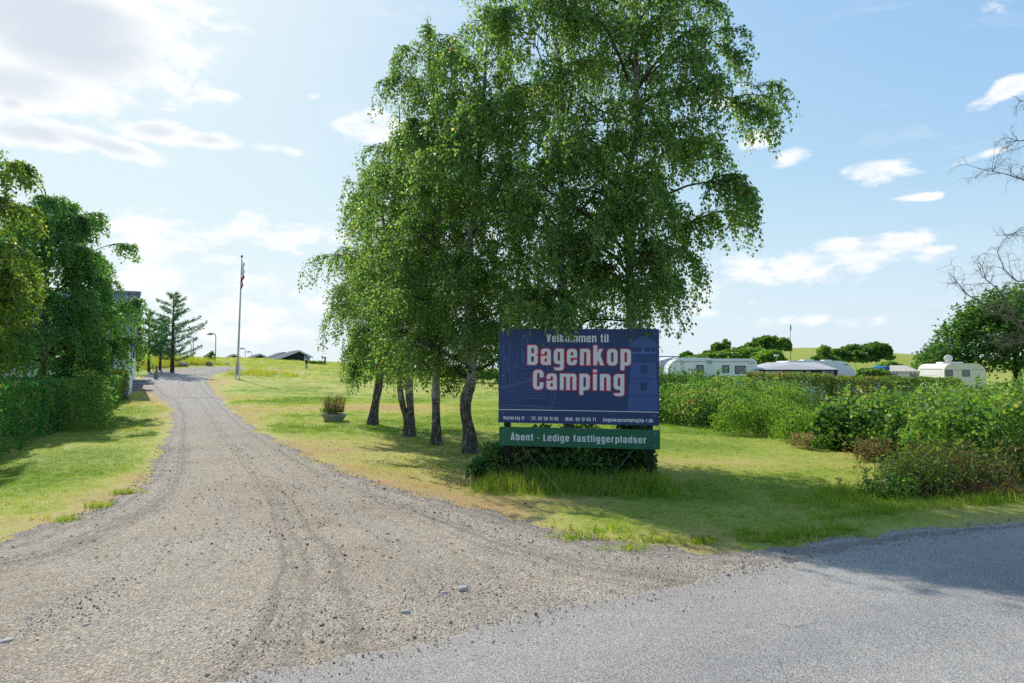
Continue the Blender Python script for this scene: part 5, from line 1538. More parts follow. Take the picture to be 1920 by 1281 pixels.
w.box(-.58, 0, 0, .3, -.4, ez+.1); w.box(-1.9, -.58, 0, .3, -.4, .95); w.box(-1.9, -.58, 0, .3, ez-.1, ez+.1); w.box(-LB, -1.9, 0, .3, -.4, ez+.1)
w.build("front_wall", M['whitewash'], barn)
MB().prism([(0, -.4), (DB-.3, -.4), (DB-.3, ez+.1), (DB/2-.3, rz_-.12), (0, ez+.1)], -.15, .15).build("gable_wall", M['whitewash'], barn, (-.155, .302, 0), (0, 0, math.pi/2))
MB().box(-LB, -.32, DB-.3, DB, -.4, ez).build("back_wall", M['whitewash'], barn)
wf = MB(); wf.box(-1.895, -.585, .06, .13, .955, 1.03); wf.box(-1.895, -.585, .06, .13, ez-.19, ez-.105)
wf.box(-1.895, -1.82, .06, .13, 1.031, ez-.191); wf.box(-.66, -.585, .06, .13, 1.031, ez-.191); wf.box(-1.275, -1.21, .06, .13, 1.031, ez-.191)
wn = wf.build("window", M['black_wood'], barn)
MB().box(-1.82, -.66, .10, .11, 1.031, ez-.191).build("pane", M['dark_glass'], wn)
def slope(y0, z0, y1, z1, name):
    xs_ = np.arange(-LB-.2, .28, .0295)
    wv = .026*np.sin(xs_/.177*2*np.pi)
    ys_ = np.linspace(0, 1, 5)
    V = []; nx = len(xs_)
    d = np.array([y1-y0, z1-z0]); d /= np.linalg.norm(d); nn_ = np.array([-d[1], d[0]])
    if nn_[1] < 0: nn_ = -nn_
    for t in ys_:
        V.append(np.stack([xs_, y0+(y1-y0)*t+nn_[0]*wv, z0+(z1-z0)*t+nn_[1]*wv], 1))
    i = np.arange(5*nx).reshape(5, nx)
    F = np.stack([i[:-1, :-1], i[:-1, 1:], i[1:, 1:], i[1:, :-1]], -1).reshape(-1, 4)
    return link(name, mesh_np(name, np.concatenate(V), F, None, True), M['roof_sheet'], barn)
sl_ = (rz_-ez)/(DB/2)
slope(-.42, ez-.42*sl_+.16, DB/2, rz_+.06, "roof_slope"); slope(DB+.42, ez-.42*sl_+.16, DB/2, rz_+.06, "roof_slope")
MB().tube([(-LB-.2, DB/2, rz_+.07), (.3, DB/2, rz_+.07)], .10, 10).build("ridge_cap", M['roof_sheet'], barn, smooth=True)
for sgn in (0, 1):
    q = [(-.40, ez-.40*sl_+.06), (DB/2, rz_-.04), (DB/2, rz_-.30), (-.40, ez-.40*sl_-.16)]
    if sgn: q = [(DB-a, b_) for a, b_ in q]
    MB().prism([(a, b_) for a, b_ in q], -.03, .03).build("barge_board", M['black_wood'], barn, (.20, 0, 0), (0, 0, math.pi/2))
orn = MB(); orn.box(.02, .06, 1.6, 1.72, 1.1, 2.0); orn.box(.02, .06, 1.35, 1.97, 1.35, 1.5); orn.box(.02, .06, 1.45, 1.87, .95, 1.1)
orn.build("iron_ornament", M['dark_metal'], barn)
# steps before the gable
sp0 = at(250, 733)
st_ = thing("garden_steps", sp0, "stepped grey stone steps beside the barn gable", "steps", 0.15)
for k, (x0, x1, y0, y1, z0, z1) in enumerate([(-.35, .22, 0, .5, -.1, .13), (-.35, .22, .12, .62, .132, .27), (-.3, .62, .3, .9, .272, .40), (-.3, .40, .5, 1.2, .402, .52)]):
    MB().box(x0, x1, y0, y1, z0, z1).build("step", M['concrete'], st_, bevel=.012)
p = at(293, 711)
hp = (711-687)/1280*p[1]
o = MB().tube([(0, 0, -.2), (.01, 0, hp*.6), (0, 0, hp)], [.075, .07, .065], 8).build("wooden_post", M['wood_grey'], None, p); tag(o, "weathered wooden post by the drive near the barn", "post")
p = at(290, 711)
o = MB().tube([(0, 0, -.1), (0, 0, hp*.6)], .02, 6).build("iron_stake", M['dark_metal'], None, p); tag(o, "thin iron stake against the weathered wooden post", "stake")

# ------------------------------------------------------------------ cabins on the crest
def cabin(label, px, py_base, Y, wpx, peak, hp_, depth, rz=R_(27), win=True, eave_l=.05, eave_r=.45):
    """gable front of wpx pixels; peak = share of width; hp_ peak height in metres"""
    s = Y/1280; W = wpx*s/math.cos(rz)
    b = foot(px, Y); b[2] = atY(px, py_base, Y)[2]
    t = thing("cabin", b, label, "cabin", rz, "black cabins on the crest")
    xp = W*peak; zl = hp_*eave_l+.0; zr = hp_*eave_r
    MB().prism([(0.1, -1.2), (W-.1, -1.2), (W-.1, zr-.05), (xp, hp_-.1), (.1, zl-.03)], 0, depth).build("walls", M['black_wood'], t)
    def slab(a, c, name):
        d = np.array(c)-np.array(a); d = d/np.linalg.norm(d); n_ = np.array([-d[1], d[0]]);  n_ = n_ if n_[1] > 0 else -n_
        a = np.array(a); c = np.array(c)
        q = [a, c, c+n_*.1, a+n_*.1]
        return MB().prism([tuple(k) for k in q], -.28, depth+.28).build(name, M['felt'], t)
    la = (-.15, zl-.15*(hp_-zl)/xp); ra = (W+.25, zr-.25*(hp_-zr)/(W-xp))
    slab(la, (xp-.002, hp_), "roof"); slab(ra, (xp+.002, hp_), "roof")
    for a in (la, ra):
        q = [a, (xp, hp_), (xp, hp_-.2), (a[0], a[1]-.2)]
        MB().prism([(k[0], k[1]+.07) for k in q], -.33, -.283).build("barge_board", M['white_paint'], t)
    if win:
        f = MB(); x0, x1, z0, z1 = W*.80, W*.945, zr-.75, zr+.04
        f.box(x0, x1, -.06, -.004, z0, z0+.09); f.box(x0, x1, -.06, -.004, z1-.09, z1); f.box(x0, x0+.09, -.06, -.004, z0+.09, z1-.09); f.box(x1-.09, x1, -.06, -.004, z0+.09, z1-.09)
        wq = f.build("window", M['white_paint'], t)
        MB().box(x0+.09, x1-.09, -.03, -.006, z0+.09, z1-.09).build("pane", M['grey_glass'], wq)
    return t
cabin("biggest black cabin with a white framed window, rightmost on the crest", 520, 673, 92, 54, .64, 1.12, 7.0, eave_r=.30, eave_l=.0)
cabin("black cabin with long grey roof left of the biggest cabin", 503, 673, 98, 36, .70, .92, 6.5, win=False, eave_r=.55)
cabin("black cabin behind the flag pole foot, second from the left", 464, 674, 104, 28, .70, .80, 6.5, win=False, eave_r=.55)
cabin("smallest dark cabin roof left of the flag pole", 422, 674, 110, 22, .62, .80, 6.0, win=False, eave_r=.5)
cabin("grey gabled hut behind the conifers next to the barn", 262, 660, 66, 36, .35, .80, 5, R_(10), False, .35, .2)

# ------------------------------------------------------------------ lamp posts on the crest
def lamp(label, px, py0, py1, Y):
    b = atY(px, py0, Y); hgt = (py0-py1)*Y/1280
    t = thing("lamp_post", b, label, "lamp post", 0, "lamp posts on the crest")
    r = .045
    arc = [(0, 0, -.6), (0, 0, hgt-.35)]+[(-.35*(1-math.cos(a)), 0, hgt-.35+.30*math.sin(a)) for a in np.linspace(.2, math.pi*.62, 6)]
    MB().tube(arc, r, 8).build("pole", M['grey_metal'], t, smooth=True)
    e = arc[-1]
    MB().lathe([(.04, .16), (.10, .12), (.30, -.06), (.33, -.12), (.30, -.12), (.05, .05)], 14, (e[0]-.12, 0, e[2]-.04)).build("lamp_shade", M['grey_metal'], t, smooth=True)
    MB().lathe([(.02, -.16), (.12, -.12), (.14, -.04), (.05, .0)], 12, (e[0]-.12, 0, e[2]-.04)).build("bulb_glass", M['white_gloss'], t, smooth=True)
lamp("tall curved lamp post left of the flag pole, nearest of them", 404, 668, 624, 70)
lamp("lamp post at the right tip of the largest conifer", 362, 668, 630, 78)
lamp("shorter lamp post just right of the largest conifer", 358.5, 669, 643, 92)
lamp("faint small lamp post just right of the flag pole", 459.5, 673, 652, 110)
lamp("smallest lamp post in front of the cabin roofs", 471.5, 674, 658.5, 118)
b = foot(397, 69)
bush("hill_shrub", "tiny dark shrub at the foot of the nearest lamp post", "shrub", b, [(0, 0, .5, .25, .25, .6), (-.5, 0, .4, .3, .2, .35)], 500, (.1, .2), 'leaf_deep', 73)

# ------------------------------------------------------------------ flag pole
M['pole_grey'] = simple('pole_paint', (.46, .47, .47), .6, .3, 0, .12)
fb = at(445, 711); Yf = fb[1]; ft = atY(453.5, 483, Yf)-fb
flag = thing("flag_pole", fb, "tall white flag pole with a hanging red and white pennant beside the drive", "flag pole")
MB().tube([(0, 0, .25), ft*.5, ft], [.07, .055, .032], 10).build("pole", M['pole_grey'], flag, smooth=True)
for sgn in (-1, 1):
    MB().box(sgn*.115-.03, sgn*.115+.03, -.07, .07, -.3, 1.05).build("foot_plate", M['white_paint'], flag, rot=(0, float(ft[0]/ft[2]), 0))
MB().lathe([(.03, 0), (.07, .04), (.075, .09), (.05, .14), (.01, .16)], 12, tuple(ft)).build("finial", M['dark_metal'], flag, smooth=True)
MB().tube([(ft*.28+np.array([.03, -.08, 0])), ft*.6+np.array([.03, -.075, 0]), ft*.985+np.array([.02, -.05, 0])], .006, 5).build("halyard", M['wire'], flag)
M['flag_white'] = simple("flag_white", (.72, .70, .70), .85, .1, 0, .1); M['flag_red'] = simple("flag_red", (.55, .05, .09), .85, .1, 0, .15)
def pennant(z0, z1, name, mat, wt, wb):
    V = []; n_ = 14
    for i in range(n_):
        t = i/(n_-1); z = z0+(z1-z0)*t; wd_ = wt+(wb-wt)*t
        c = ft*(z/ft[2])
        for k in range(4):
            u_ = k/3; V.append((c[0]+.05+u_*wd_+.03*math.sin(i*.9), c[1]-.05+.05*math.sin(u_*7+i*.7), z-.1*u_))
    F = [(i*4+k, i*4+k+1, i*4+k+5, i*4+k+4) for i in range(n_-1) for k in range(3)]
    me = bpy.data.meshes.new(name); me.from_pydata(V, [], F); me.update()
    link(name, me, mat, flag)
fz = lambda py: ft[2]*(711-py)/(711-483.0)
pennant(fz(490), fz(514), "pennant_upper", M['flag_white'], .14, .16); pennant(fz(514.2), fz(541), "pennant_lower", M['flag_red'], .16, .05)

# ------------------------------------------------------------------ planter, boulders, posts
pp = at(626, 790)
sc = pp[1]/1280
pl = thing("planter", pp, "round concrete planter with dry orange grass on the lawn", "planter")
MB().lathe([(.20, -.06), (.24, -.03), (.32, .10), (.37, .18), (.385, .185), (.385, .23), (.345, .23), (.32, .2), (.05, .2)], 26).build("bowl", M['concrete'], pl, smooth=False)
MB().lathe([(.315, .20), (.2, .23), (.01, .24)], 16).build("soil", simple("soil", (.06, .045, .03), .95, .1), pl)
rs = np.random.RandomState(3)
n_ = 260; th = rs.rand(n_)*6.28; r_ = np.sqrt(rs.rand(n_))*.30
s0 = np.stack([r_*np.cos(th), r_*np.sin(th), np.full(n_, .26)], 1); ln = rs.uniform(.2, .62, n_)
e = s0+np.stack([rs.normal(size=n_)*.12*ln+.18*s0[:, 0], rs.normal(size=n_)*.12*ln, ln], 1)
V, F = tubes_np(np.stack([s0, (s0+e)/2, e], 1), np.repeat(np.array([[.0045, .0035, .002]]), n_, 0), 3)
M['straw_red'] = leafy("straw_red", [(0, (.30, .17, .08)), (1, (.48, .30, .15))], (1.3, 1.1, .8), .3, .7, .2)
link("dry_grass", mesh_np("dry_grass", V, F, {'var': ('FACE', rs.rand(len(F)))}), M['straw_red'], pl)
n_ = 900; P = np.stack([rs.normal(size=n_)*.14-.08, rs.normal(size=n_)*.12, .28+rs.rand(n_)*.1], 1)
link("green_plant", leaves_mesh("green_plant", P, rnd_dir(rs, n_)+np.array([0, 0, .6]), rs.uniform(.03, .07, n_), rs), M['leaf_fresh'], pl)
def rock_mesh(seed, sx_, sy_, sz_, n=2, rough=.16):
    import bmesh
    rs = np.random.RandomState(seed)
    bm = bmesh.new(); bmesh.ops.create_icosphere(bm, subdivisions=n, radius=1.0)
    o_ = rs.rand(3)*9
    for v in bm.verts:
        p = np.array(v.co)
        k = 1+rough*(math.sin(p[0]*2.7+o_[0])+math.sin(p[1]*3.3+o_[1])+math.sin(p[2]*3.1+o_[2])*.8)+rs.normal()*rough*.18
        v.co = Vector((p[0]*k*sx_, p[1]*k*sy_, p[2]*k*sz_))
    me = bpy.data.meshes.new("boulder"); bm.to_mesh(me); bm.free()
    me.polygons.foreach_set("use_smooth", np.ones(len(me.polygons), bool))
    return me
M['boulder_red'] = simple("boulder_red", (0.27, 0.19, 0.17), 0.9, 0.2, 0, 0.35, 4, 0.7, 18)
M['boulder_pale'] = simple("boulder_pale", (0.40, 0.36, 0.34), 0.9, 0.2, 0, 0.3, 4, 0.7, 18)
for (px, py, w_, h_, m_, lab) in [(392.5, 685.5, 11, 8, 'boulder_red', "reddish boulder left of the flag pole on the grass"),
                                  (424.5, 685, 12, 7, 'boulder_pale', "pale boulder just left of the flag pole"),
                                  (334, 683, 17, 10, 'boulder_red', "reddish boulder at the foot of the largest conifer"),
                                  (341, 686, 13, 7, 'boulder_pale', "pale boulder in front of the reddish one by the conifer"),
                                  (349, 687, 8, 5, 'boulder', "small grey boulder beside the pale one by the conifer")]:
    p = at(px, py); s = p[1]/1280
    o = link("boulder", rock_mesh(int(px), w_*s/2, w_*s/2*.8, h_*s*.62), M[m_], None, p+np.array([0, 0, h_*s*.3])); tag(o, lab, "boulder", "boulders by the drive")
p = at(574.5, 692); s = p[1]/1280
t = thing("bollard_lamp", p, "dark topped bollard lamp on the lawn slope", "bollard")
MB().tube([(0, 0, -.2), (0, 0, 10.5*s)], .10, 10).build("post", M['grey_metal'], t); MB().lathe([(.12, 10.5*s), (.14, 11*s), (.14, 17*s), (.05, 18*s)], 12).build("lamp_head", M['dark_metal'], t)
Yp = 84; p = atY(609.5, 682, Yp); s = Yp/1280
t = thing("information_post", p, "thin grey post with a flat top on the crest", "post")
MB().box(-.10, .10, -.1, .1, -.6, 11*s).build("post", M['grey_metal'], t); MB().box(-.26, .16, -.16, .16, 11*s, 12.5*s).build("top_plate", M['dark_metal'], t)
Yp = 58; p = foot(742, Yp); s = Yp/1280
t = thing("notice_box", p, "small dark box on legs seen between the birch trunks", "box")
z0 = atY(742, 697, Yp)[2]-p[2]; z1 = atY(742, 684, Yp)[2]-p[2]
MB().box(-.30, .25, 0, .3, z0, z1).build("box", M['black_wood'], t, bevel=.01)
for x_ in (-.25, .2): MB().box(x_-.04, x_+.04, .1, .18, -.2, z0).build("leg", M['black_wood'], t)

# ------------------------------------------------------------------ caravans
def rounded(W, z0, z1, rl, rr, rb_=.12, n=6):
    P = []
    for (cx, cz, r, a0) in [(W-rr, z1-rr, rr, 0), (rl, z1-rl, rl, 90), (rb_, z0+rb_, rb_, 180), (W-rb_, z0+rb_, rb_, 270)]:
        for k in range(n+1):
            a = R_(a0+90*k/n); P.append((cx+r*math.cos(a), cz+r*math.sin(a)))
    return P
def window(par, x0, x1, z0, z1, y=-.012, fr=.05, glass='grey_glass'):
    f = MB(); y0, y1 = y-.012, y+.008
    f.box(x0, x1, y0, y1, z0, z0+fr); f.box(x0, x1, y0, y1, z1-fr, z1); f.box(x0, x0+fr, y0, y1, z0+fr, z1-fr); f.box(x1-fr, x1, y0, y1, z0+fr, z1-fr)
    w_ = f.build("window", M['dark_metal'], par)
    MB().box(x0+fr, x1-fr, y-.004, y+.007, z0+fr, z1-fr).build("pane", M[glass], w_)
def wheel(par, x, z, y=-.02):
    o = MB().lathe([(.30, 0), (.32, .03), (.32, .15), (.30, .18)], 20).build("wheel", M['dark_metal'], par, (x, y+.2, z), (math.pi/2, 0, 0))
    MB().lathe([(.18, 0), (.19, .01), (.05, .03)], 14).build("hub_cap", M['grey_metal'], o, (0, 0, .18))
YA = 44.0; sA = YA/1280
a0 = atY(1252, 690, YA); gA = h1(a0[0], YA)
ca = thing("caravan", (a0[0], YA, gA), "white caravan with three windows behind the shrubs right of the sign", "caravan", 0)
WA = (1420-1252)*sA; zA = atY(1300, 672.5, YA)[2]-gA
MB().prism(rounded(WA, .45, zA, .9, .35), 0, 2.2).build("body", M['white_gloss'], ca, bevel=.02)
zz = lambda py, Y, g_: atY(960, py, Y)[2]-g_
for x0, x1, y0, y1 in ((1306, 1319, 684.5, 699), (1354, 1367, 685, 699), (1378, 1398, 686, 701)):
    window(ca, (x0-1252)*sA, (x1-1252)*sA, zz(y1, YA, gA), zz(y0, YA, gA), glass='grey_glass')
MB().box((1326-1252)*sA, (1335-1252)*sA, -.02, .01, zz(682.5, YA, gA), zz(676, YA, gA)).build("vent", M['grey_metal'], ca)
for x0, x1 in ((1402, 1405), (1407.5, 1412), (1413.5, 1414.5)):
    MB().box((x0-1252)*sA, (x1-1252)*sA, -.008, -.001, zz(681.9 if x0 < 1413 else 682.5, YA, gA), zz(680.8 if x0 < 1413 else 679, YA, gA)).build("lettering", M['dark_metal'], ca)
MB().box(.6, WA*.5, .5, 1.6, zA+.002, zA+.06).build("roof_hatch", M['white_paint'], ca, bevel=.01)
wheel(ca, WA*.5, .32)
MB().box(.1, WA-.1, -.008, -.001, zz(691.6, YA, gA)-.55, zz(691, YA, gA)-.55).build("trim_strip", M['grey_metal'], ca)
MB().box(.3, WA-.25, -.03, -.001, zA-.20, zA-.17).build("awning_rail", M['grey_metal'], ca)
dr = MB().box(WA*.42, WA*.42+.6, -.012, -.002, .6, 2.2).build("door", M['white_paint'], ca)
MB().box(WA*.42+.48, WA*.42+.54, -.03, -.012, 1.3, 1.4).build("handle", M['dark_metal'], dr)
# silver awning left of it, half behind the sign
a1 = atY(1222, 690, 46.0); g1 = h1(a1[0], 46.0); s1 = 46/1280
aw = thing("silver_awning", (a1[0], 46.0, g1), "silver awning roof between the sign edge and the white caravan", "awning")
M['silver'] = simple("silver_cloth", (.52, .54, .56), .6, .4, .1, .08)
zt1 = zz(669, 46, g1); ze1 = zz(685, 46, g1)
MB().prism([(-.4, ze1-.05), (1.7, ze1-.05), (1.45, zt1), (.2, zt1-.35)], -.3, 2.2).build("roof", M['silver'], aw)
MB().box(-.3, 1.6, 0, 2.0, .02, ze1-.06).build("cloth_wall", M['white_paint'], aw)
MB().box(-.5, 1.75, -.36, -.30, zt1-.03, zt1+.03).build("pole", M['dark_metal'], aw)
# white caravan with grey awning
YB = 46.0; sB = YB/1280
b0 = atY(1470, 690, YB); gB = h1(b0[0], YB)
cb = thing("caravan", (b0[0], YB, gB), "white caravan with a rounded nose behind the grey awning", "caravan", 0)
WB = (1606-1470)*sB; zB = zz(676.5, YB, gB)
MB().prism(rounded(WB, .45, zB, .5, 1.25, .12, 8), 0, 2.1).build("body", M['white_gloss'], cb, bevel=.02)
for x0, x1 in ((1583, 1585), (1585.6, 1588), (1588.5, 1590.5)):
    MB().box((x0-1470)*sB, (x1-1470)*sB, -.008, -.001, zz(684.6, YB, gB), zz(683, YB, gB)).build("lettering", M['dark_metal'], cb)
MB().box(1.6, 2.3, .6, 1.4, zB+.002, zB+.08).build("roof_hatch", M['white_paint'], cb, bevel=.01); MB().box(3.0, 3.5, .6, 1.2, zB+.002, zB+.07).build("roof_hatch", M['white_paint'], cb, bevel=.01)
wheel(cb, WB*.5, .32)
M['awning_grey'] = simple("awning_cloth", (.46, .45, .43), .8, .2, 0, .08, 2); M['awning_white'] = simple("awning_side", (.62, .62, .62), .7, .2, 0, .08, 2)
YW = 43.4; sW = YW/1280
w0 = atY(1422, 690, YW); gW = h1(w0[0], YW)
ab = thing("awning_tent", (w0[0], YW, gW), "grey roofed awning tent with dark trimmed windows beside the rounded white caravan", "awning")
WW = (1570-1422)*sW; ze = zz(693, YW, gW); zr = zz(679.5, YB, gW)
V = [(-.05, -.08, ze), (WW*.60, -.12, ze-.02), (WW+.05, -.08, ze), (WW*.92, 2.45, zr), (WW*.30, 2.45, zr), (0, 2.45, ze+.1), (WW*.52, 1.0, zr-.12), (WW+.05, 2.45, ze+.4)]
F = [(0, 1, 6, 4), (0, 4, 5), (1, 2, 6), (2, 3, 4, 6), (2, 7, 3)]
mb = MB(); mb.add(V, F); mb.build("roof", M['awning_grey'], ab)
MB().box(0, WW, -.10, -.04, ze-.10, ze-.005).build("valance", M['black_wood'], ab)
MB().box(0, WW, 0, .04, 0, .9).build("lower_wall", M['awning_white'], ab)
for f0, f1, m_ in ((0, .06, 'awning_white'), (.065, .09, 'black_wood'), (.10, .30, 'awning_white'), (.305, .33, 'black_wood'), (.34, .50, 'grey_glass'), (.505, .56, 'awning_white'), (.565, .60, 'black_wood'),
                  (.61, .66, 'awning_white'), (.665, .80, 'dark_glass'), (.805, .84, 'awning_white'), (.845, .955, 'grey_glass'), (.96, 1, 'black_wood')):
    MB().box(WW*f0, WW*f1, 0, .04, .902, ze-.102).build("wall_panel", M[m_], ab)
# dark porch hood
mb = MB(); xs0, xs1 = WW*.655, WW*.815
mb.add([(xs0, -.14, ze-.55), (xs0+.1, -.16, ze-.12), ((xs0+xs1)/2, -.18, ze+.02), (xs1-.1, -.16, ze-.12), (xs1, -.14, ze-.55), (xs1-.15, -.15, ze-.5), ((xs0+xs1)/2, -.16, ze-.16), (xs0+.15, -.15, ze-.5)],
       [(0, 1, 2, 6, 7), (2, 3, 4, 5, 6)]); mb.build("porch_hood", M['black_wood'], ab)
# cream caravan with striped awning and dish
YC_ = 40.0; sC = YC_/1280
q0 = atY(1770, 690, YC_); gC = h1(q0[0], YC_); crz = -R_(15)
cc = thing("caravan", (q0[0], YC_, gC), "cream caravan with a white satellite dish on its roof", "caravan", crz)
WC = 2.15; zC = zz(681.5, YC_, gC)
mbc = MB().prism(rounded(WC, .45, zC, .45, .55, .1, 7), 0, 4.9); mbc.build("body", M['cream'], cc, bevel=.02)
MB().box(0.01, WC-.01, -.012, -.002, zz(693.6, YC_, gC), zz(692.9, YC_, gC)).build("trim_strip", M['grey_metal'], cc)
for x0, x1, y0, y1 in ((1772.5, 1784, 694, 706), (1800, 1812, 694.5, 706)):
    window(cc, (x0-1770)*sC, (x1-1770)*sC, zz(y1, YC_, gC), zz(y0, YC_, gC), fr=.03, glass='grey_glass')
mw = MB().box(-.012, -.002, .5, 3.9, zz(705, YC_, gC), zz(694, YC_, gC)).build("side_window", M['awning_white'], cc)
MB().box(-.02, -.003, .2, 4.6, zz(692.5, YC_, gC), zz(691.5, YC_, gC)).build("awning_rail", M['grey_metal'], cc)
MB().box(.5, 1.6, 1.8, 3.0, zC+.002, zC+.10).build("roof_hatch", M['white_paint'], cc, bevel=.02)
wheel(cc, .3, .32, 1.2)
dp = atY(1778, 672.5, YC_+.6)
dish = thing("satellite_dish", (dp[0], YC_+.6, gC+zC), "round white satellite dish above the cream caravan roof", "satellite dish")
zd = dp[2]-(gC+zC)
MB().lathe([(.01, .06), (.10, .05), (.18, .02), (.225, -.02), (.225, .0), (.18, .045), (.10, .075), (.01, .085)], 24).build("dish", M['white_paint'], dish, (0, 0, zd), (math.pi/2+.25, 0, -.4), smooth=True)
MB().tube([(0, .03, 0), (0, .06, zd)], .02, 8).build("mast", M['grey_metal'], dish); MB().tube([(0, -.02, zd-.2), (-.03, -.22, zd-.08)], .01, 6).build("feed_arm", M['grey_metal'], dish)
YS = 41.5; sS = YS/1280
s0_ = atY(1668, 690, YS); gS = h1(s0_[0], YS)
sa = thing("striped_awning", (s0_[0], YS, gS), "cream striped awning with scalloped edge left of the cream caravan", "awning")
WS = (1724-1668)*sS; ze = zz(696, YS, gS); zr = zz(685, YS, gS)
M['stripe_a'] = simple("awning_cream", (.66, .60, .48), .8, .2, 0, .05); M['stripe_b'] = simple("awning_tan", (.48, .42, .34), .8, .2, 0, .05)
ns = 14
for k in range(ns):
    xa, xb = WS*k/ns, WS*(k+1)/ns
    top = lambda x: (max(x, WS*.42), 1.4, zr if x >= WS*.42 else zr)
    ta, tb = top(xa), top(xb)
    V = [(xa, -.05, ze), (xb, -.05, ze), tb, ta]
    mb = MB(); mb.add(V, [(0, 1, 2, 3)] if ta != tb else [(0, 1, 2)])
    mb.add([(xa, -.06, ze-.002), (xb, -.06, ze-.002), (xb-.02, -.06, ze-.13), ((xa+xb)/2, -.06, ze-.18), (xa+.02, -.06, ze-.13)], [(0, 1, 2, 3, 4)])
    mb.build("roof_strip", M['stripe_a' if k % 2 == 0 else 'stripe_b'], sa)
for f0, f1, m_ in ((0, .04, 'black_wood'), (.045, .25, 'grey_glass'), (.255, .66, 'awning_white'), (.665, .95, 'grey_glass'), (.955, 1, 'awning_white')):
    MB().box(WS*f0, WS*f1, 0, .04, 0, ze-.02).build("wall_panel", M[m_], sa)
# parasol and blue tent
p = foot(1648, 50.0); s = 50/1280
t = thing("parasol", p, "small green parasol between the two awnings", "parasol")
zt_ = zz(683.5, 50, p[2])
M['green_cloth'] = simple("green_cloth", (.02, .22, .14), .8, .2); M['blue_cloth'] = simple("blue_cloth", (.03, .10, .38), .8, .2)
MB().tube([(0, 0, -.1), (0, 0, zt_)], .025, 8).build("pole", M['grey_metal'], t); MB().lathe([(.5, zt_-.34), (.49, zt_-.32), (.30, zt_-.13), (.02, zt_)], 10).build("canopy", M['green_cloth'], t)
p = foot(1660, 48.0)
t = thing("blue_tent", p, "blue tent top at the left end of the striped awning", "tent")
za, zb = zz(700, 48, p[2]), zz(687, 48, p[2])
MB().prism([(-.1, 0), (1.3, 0), (1.2, za), (.35, zb), (-.1, zb-.05)], 0, 1.5).build("cloth", M['blue_cloth'], t); MB().tube([(0, -.02, 0), (0, -.02, zb+.1)], .02, 6).build("pole", M['grey_metal'], t)
# mast and lamp on the hill
Yh = 126
p = atY(1482.5, 664, Yh)
t = thing("mast", p, "thin dark mast with a furled flag on the hill", "mast"); hh_ = (664-608)*Yh/1280
MB().tube([(0, 0, -1.5), (0, 0, hh_)], [.07, .035], 6).build("pole", M['grey_metal'], t); MB().tube([(.06, 0, hh_-.1), (.12, 0, hh_-.7), (.1, 0, hh_-1.3)], [.05, .1, .03], 6).build("furled_flag", M['dark_metal'], t)
p = atY(1457.5, 684, 70); 
t = thing("lamp_post", p, "short white lamp post in front of the yellow green shrub", "lamp post")
MB().tube([(0, 0, -1.5), (0, 0, .85)], .05, 8).build("pole", M['wood_grey'], t); MB().box(-.28, .12, -.15, .15, .852, 1.05).build("lamp_head", M['white_paint'], t, bevel=.03)
# ------------------------------------------------------------------ grass, pebbles and stones
def blade_tuft(name, n, hgt, spread, width, seed, bend=.5, seg=2):
    rs = np.random.RandomState(seed); V = []; F = []
    for i in range(n):
        th = rs.rand()*6.28; r = spread*math.sqrt(rs.rand())
        p = np.array([r*math.cos(th), r*math.sin(th), -.005]); h_ = rs.uniform(*hgt)
        ln = np.array([math.cos(th+rs.normal()*.9), math.sin(th+rs.normal()*.9), 0])*h_*bend*rs.uniform(.1, 1.1)
        a = rs.rand()*6.28; sd = np.array([math.cos(a), math.sin(a), 0])*width*rs.uniform(.6, 1.2)
        b = len(V)
        if seg == 1:
            V += [p-sd, p+sd, p+ln+np.array([0, 0, h_])]; F.append((b, b+1, b+2))
        else:
            m_ = p+ln*.35+np.array([0, 0, h_*.6])
            V += [p-sd, p+sd, m_+sd*.75, m_-sd*.75, p+ln+np.array([0, 0, h_])]
            F += [(b, b+1, b+2, b+3), (b+3, b+2, b+4)]
    me = bpy.data.meshes.new(name); me.from_pydata([tuple(v) for v in V], [], F); me.update()
    return me
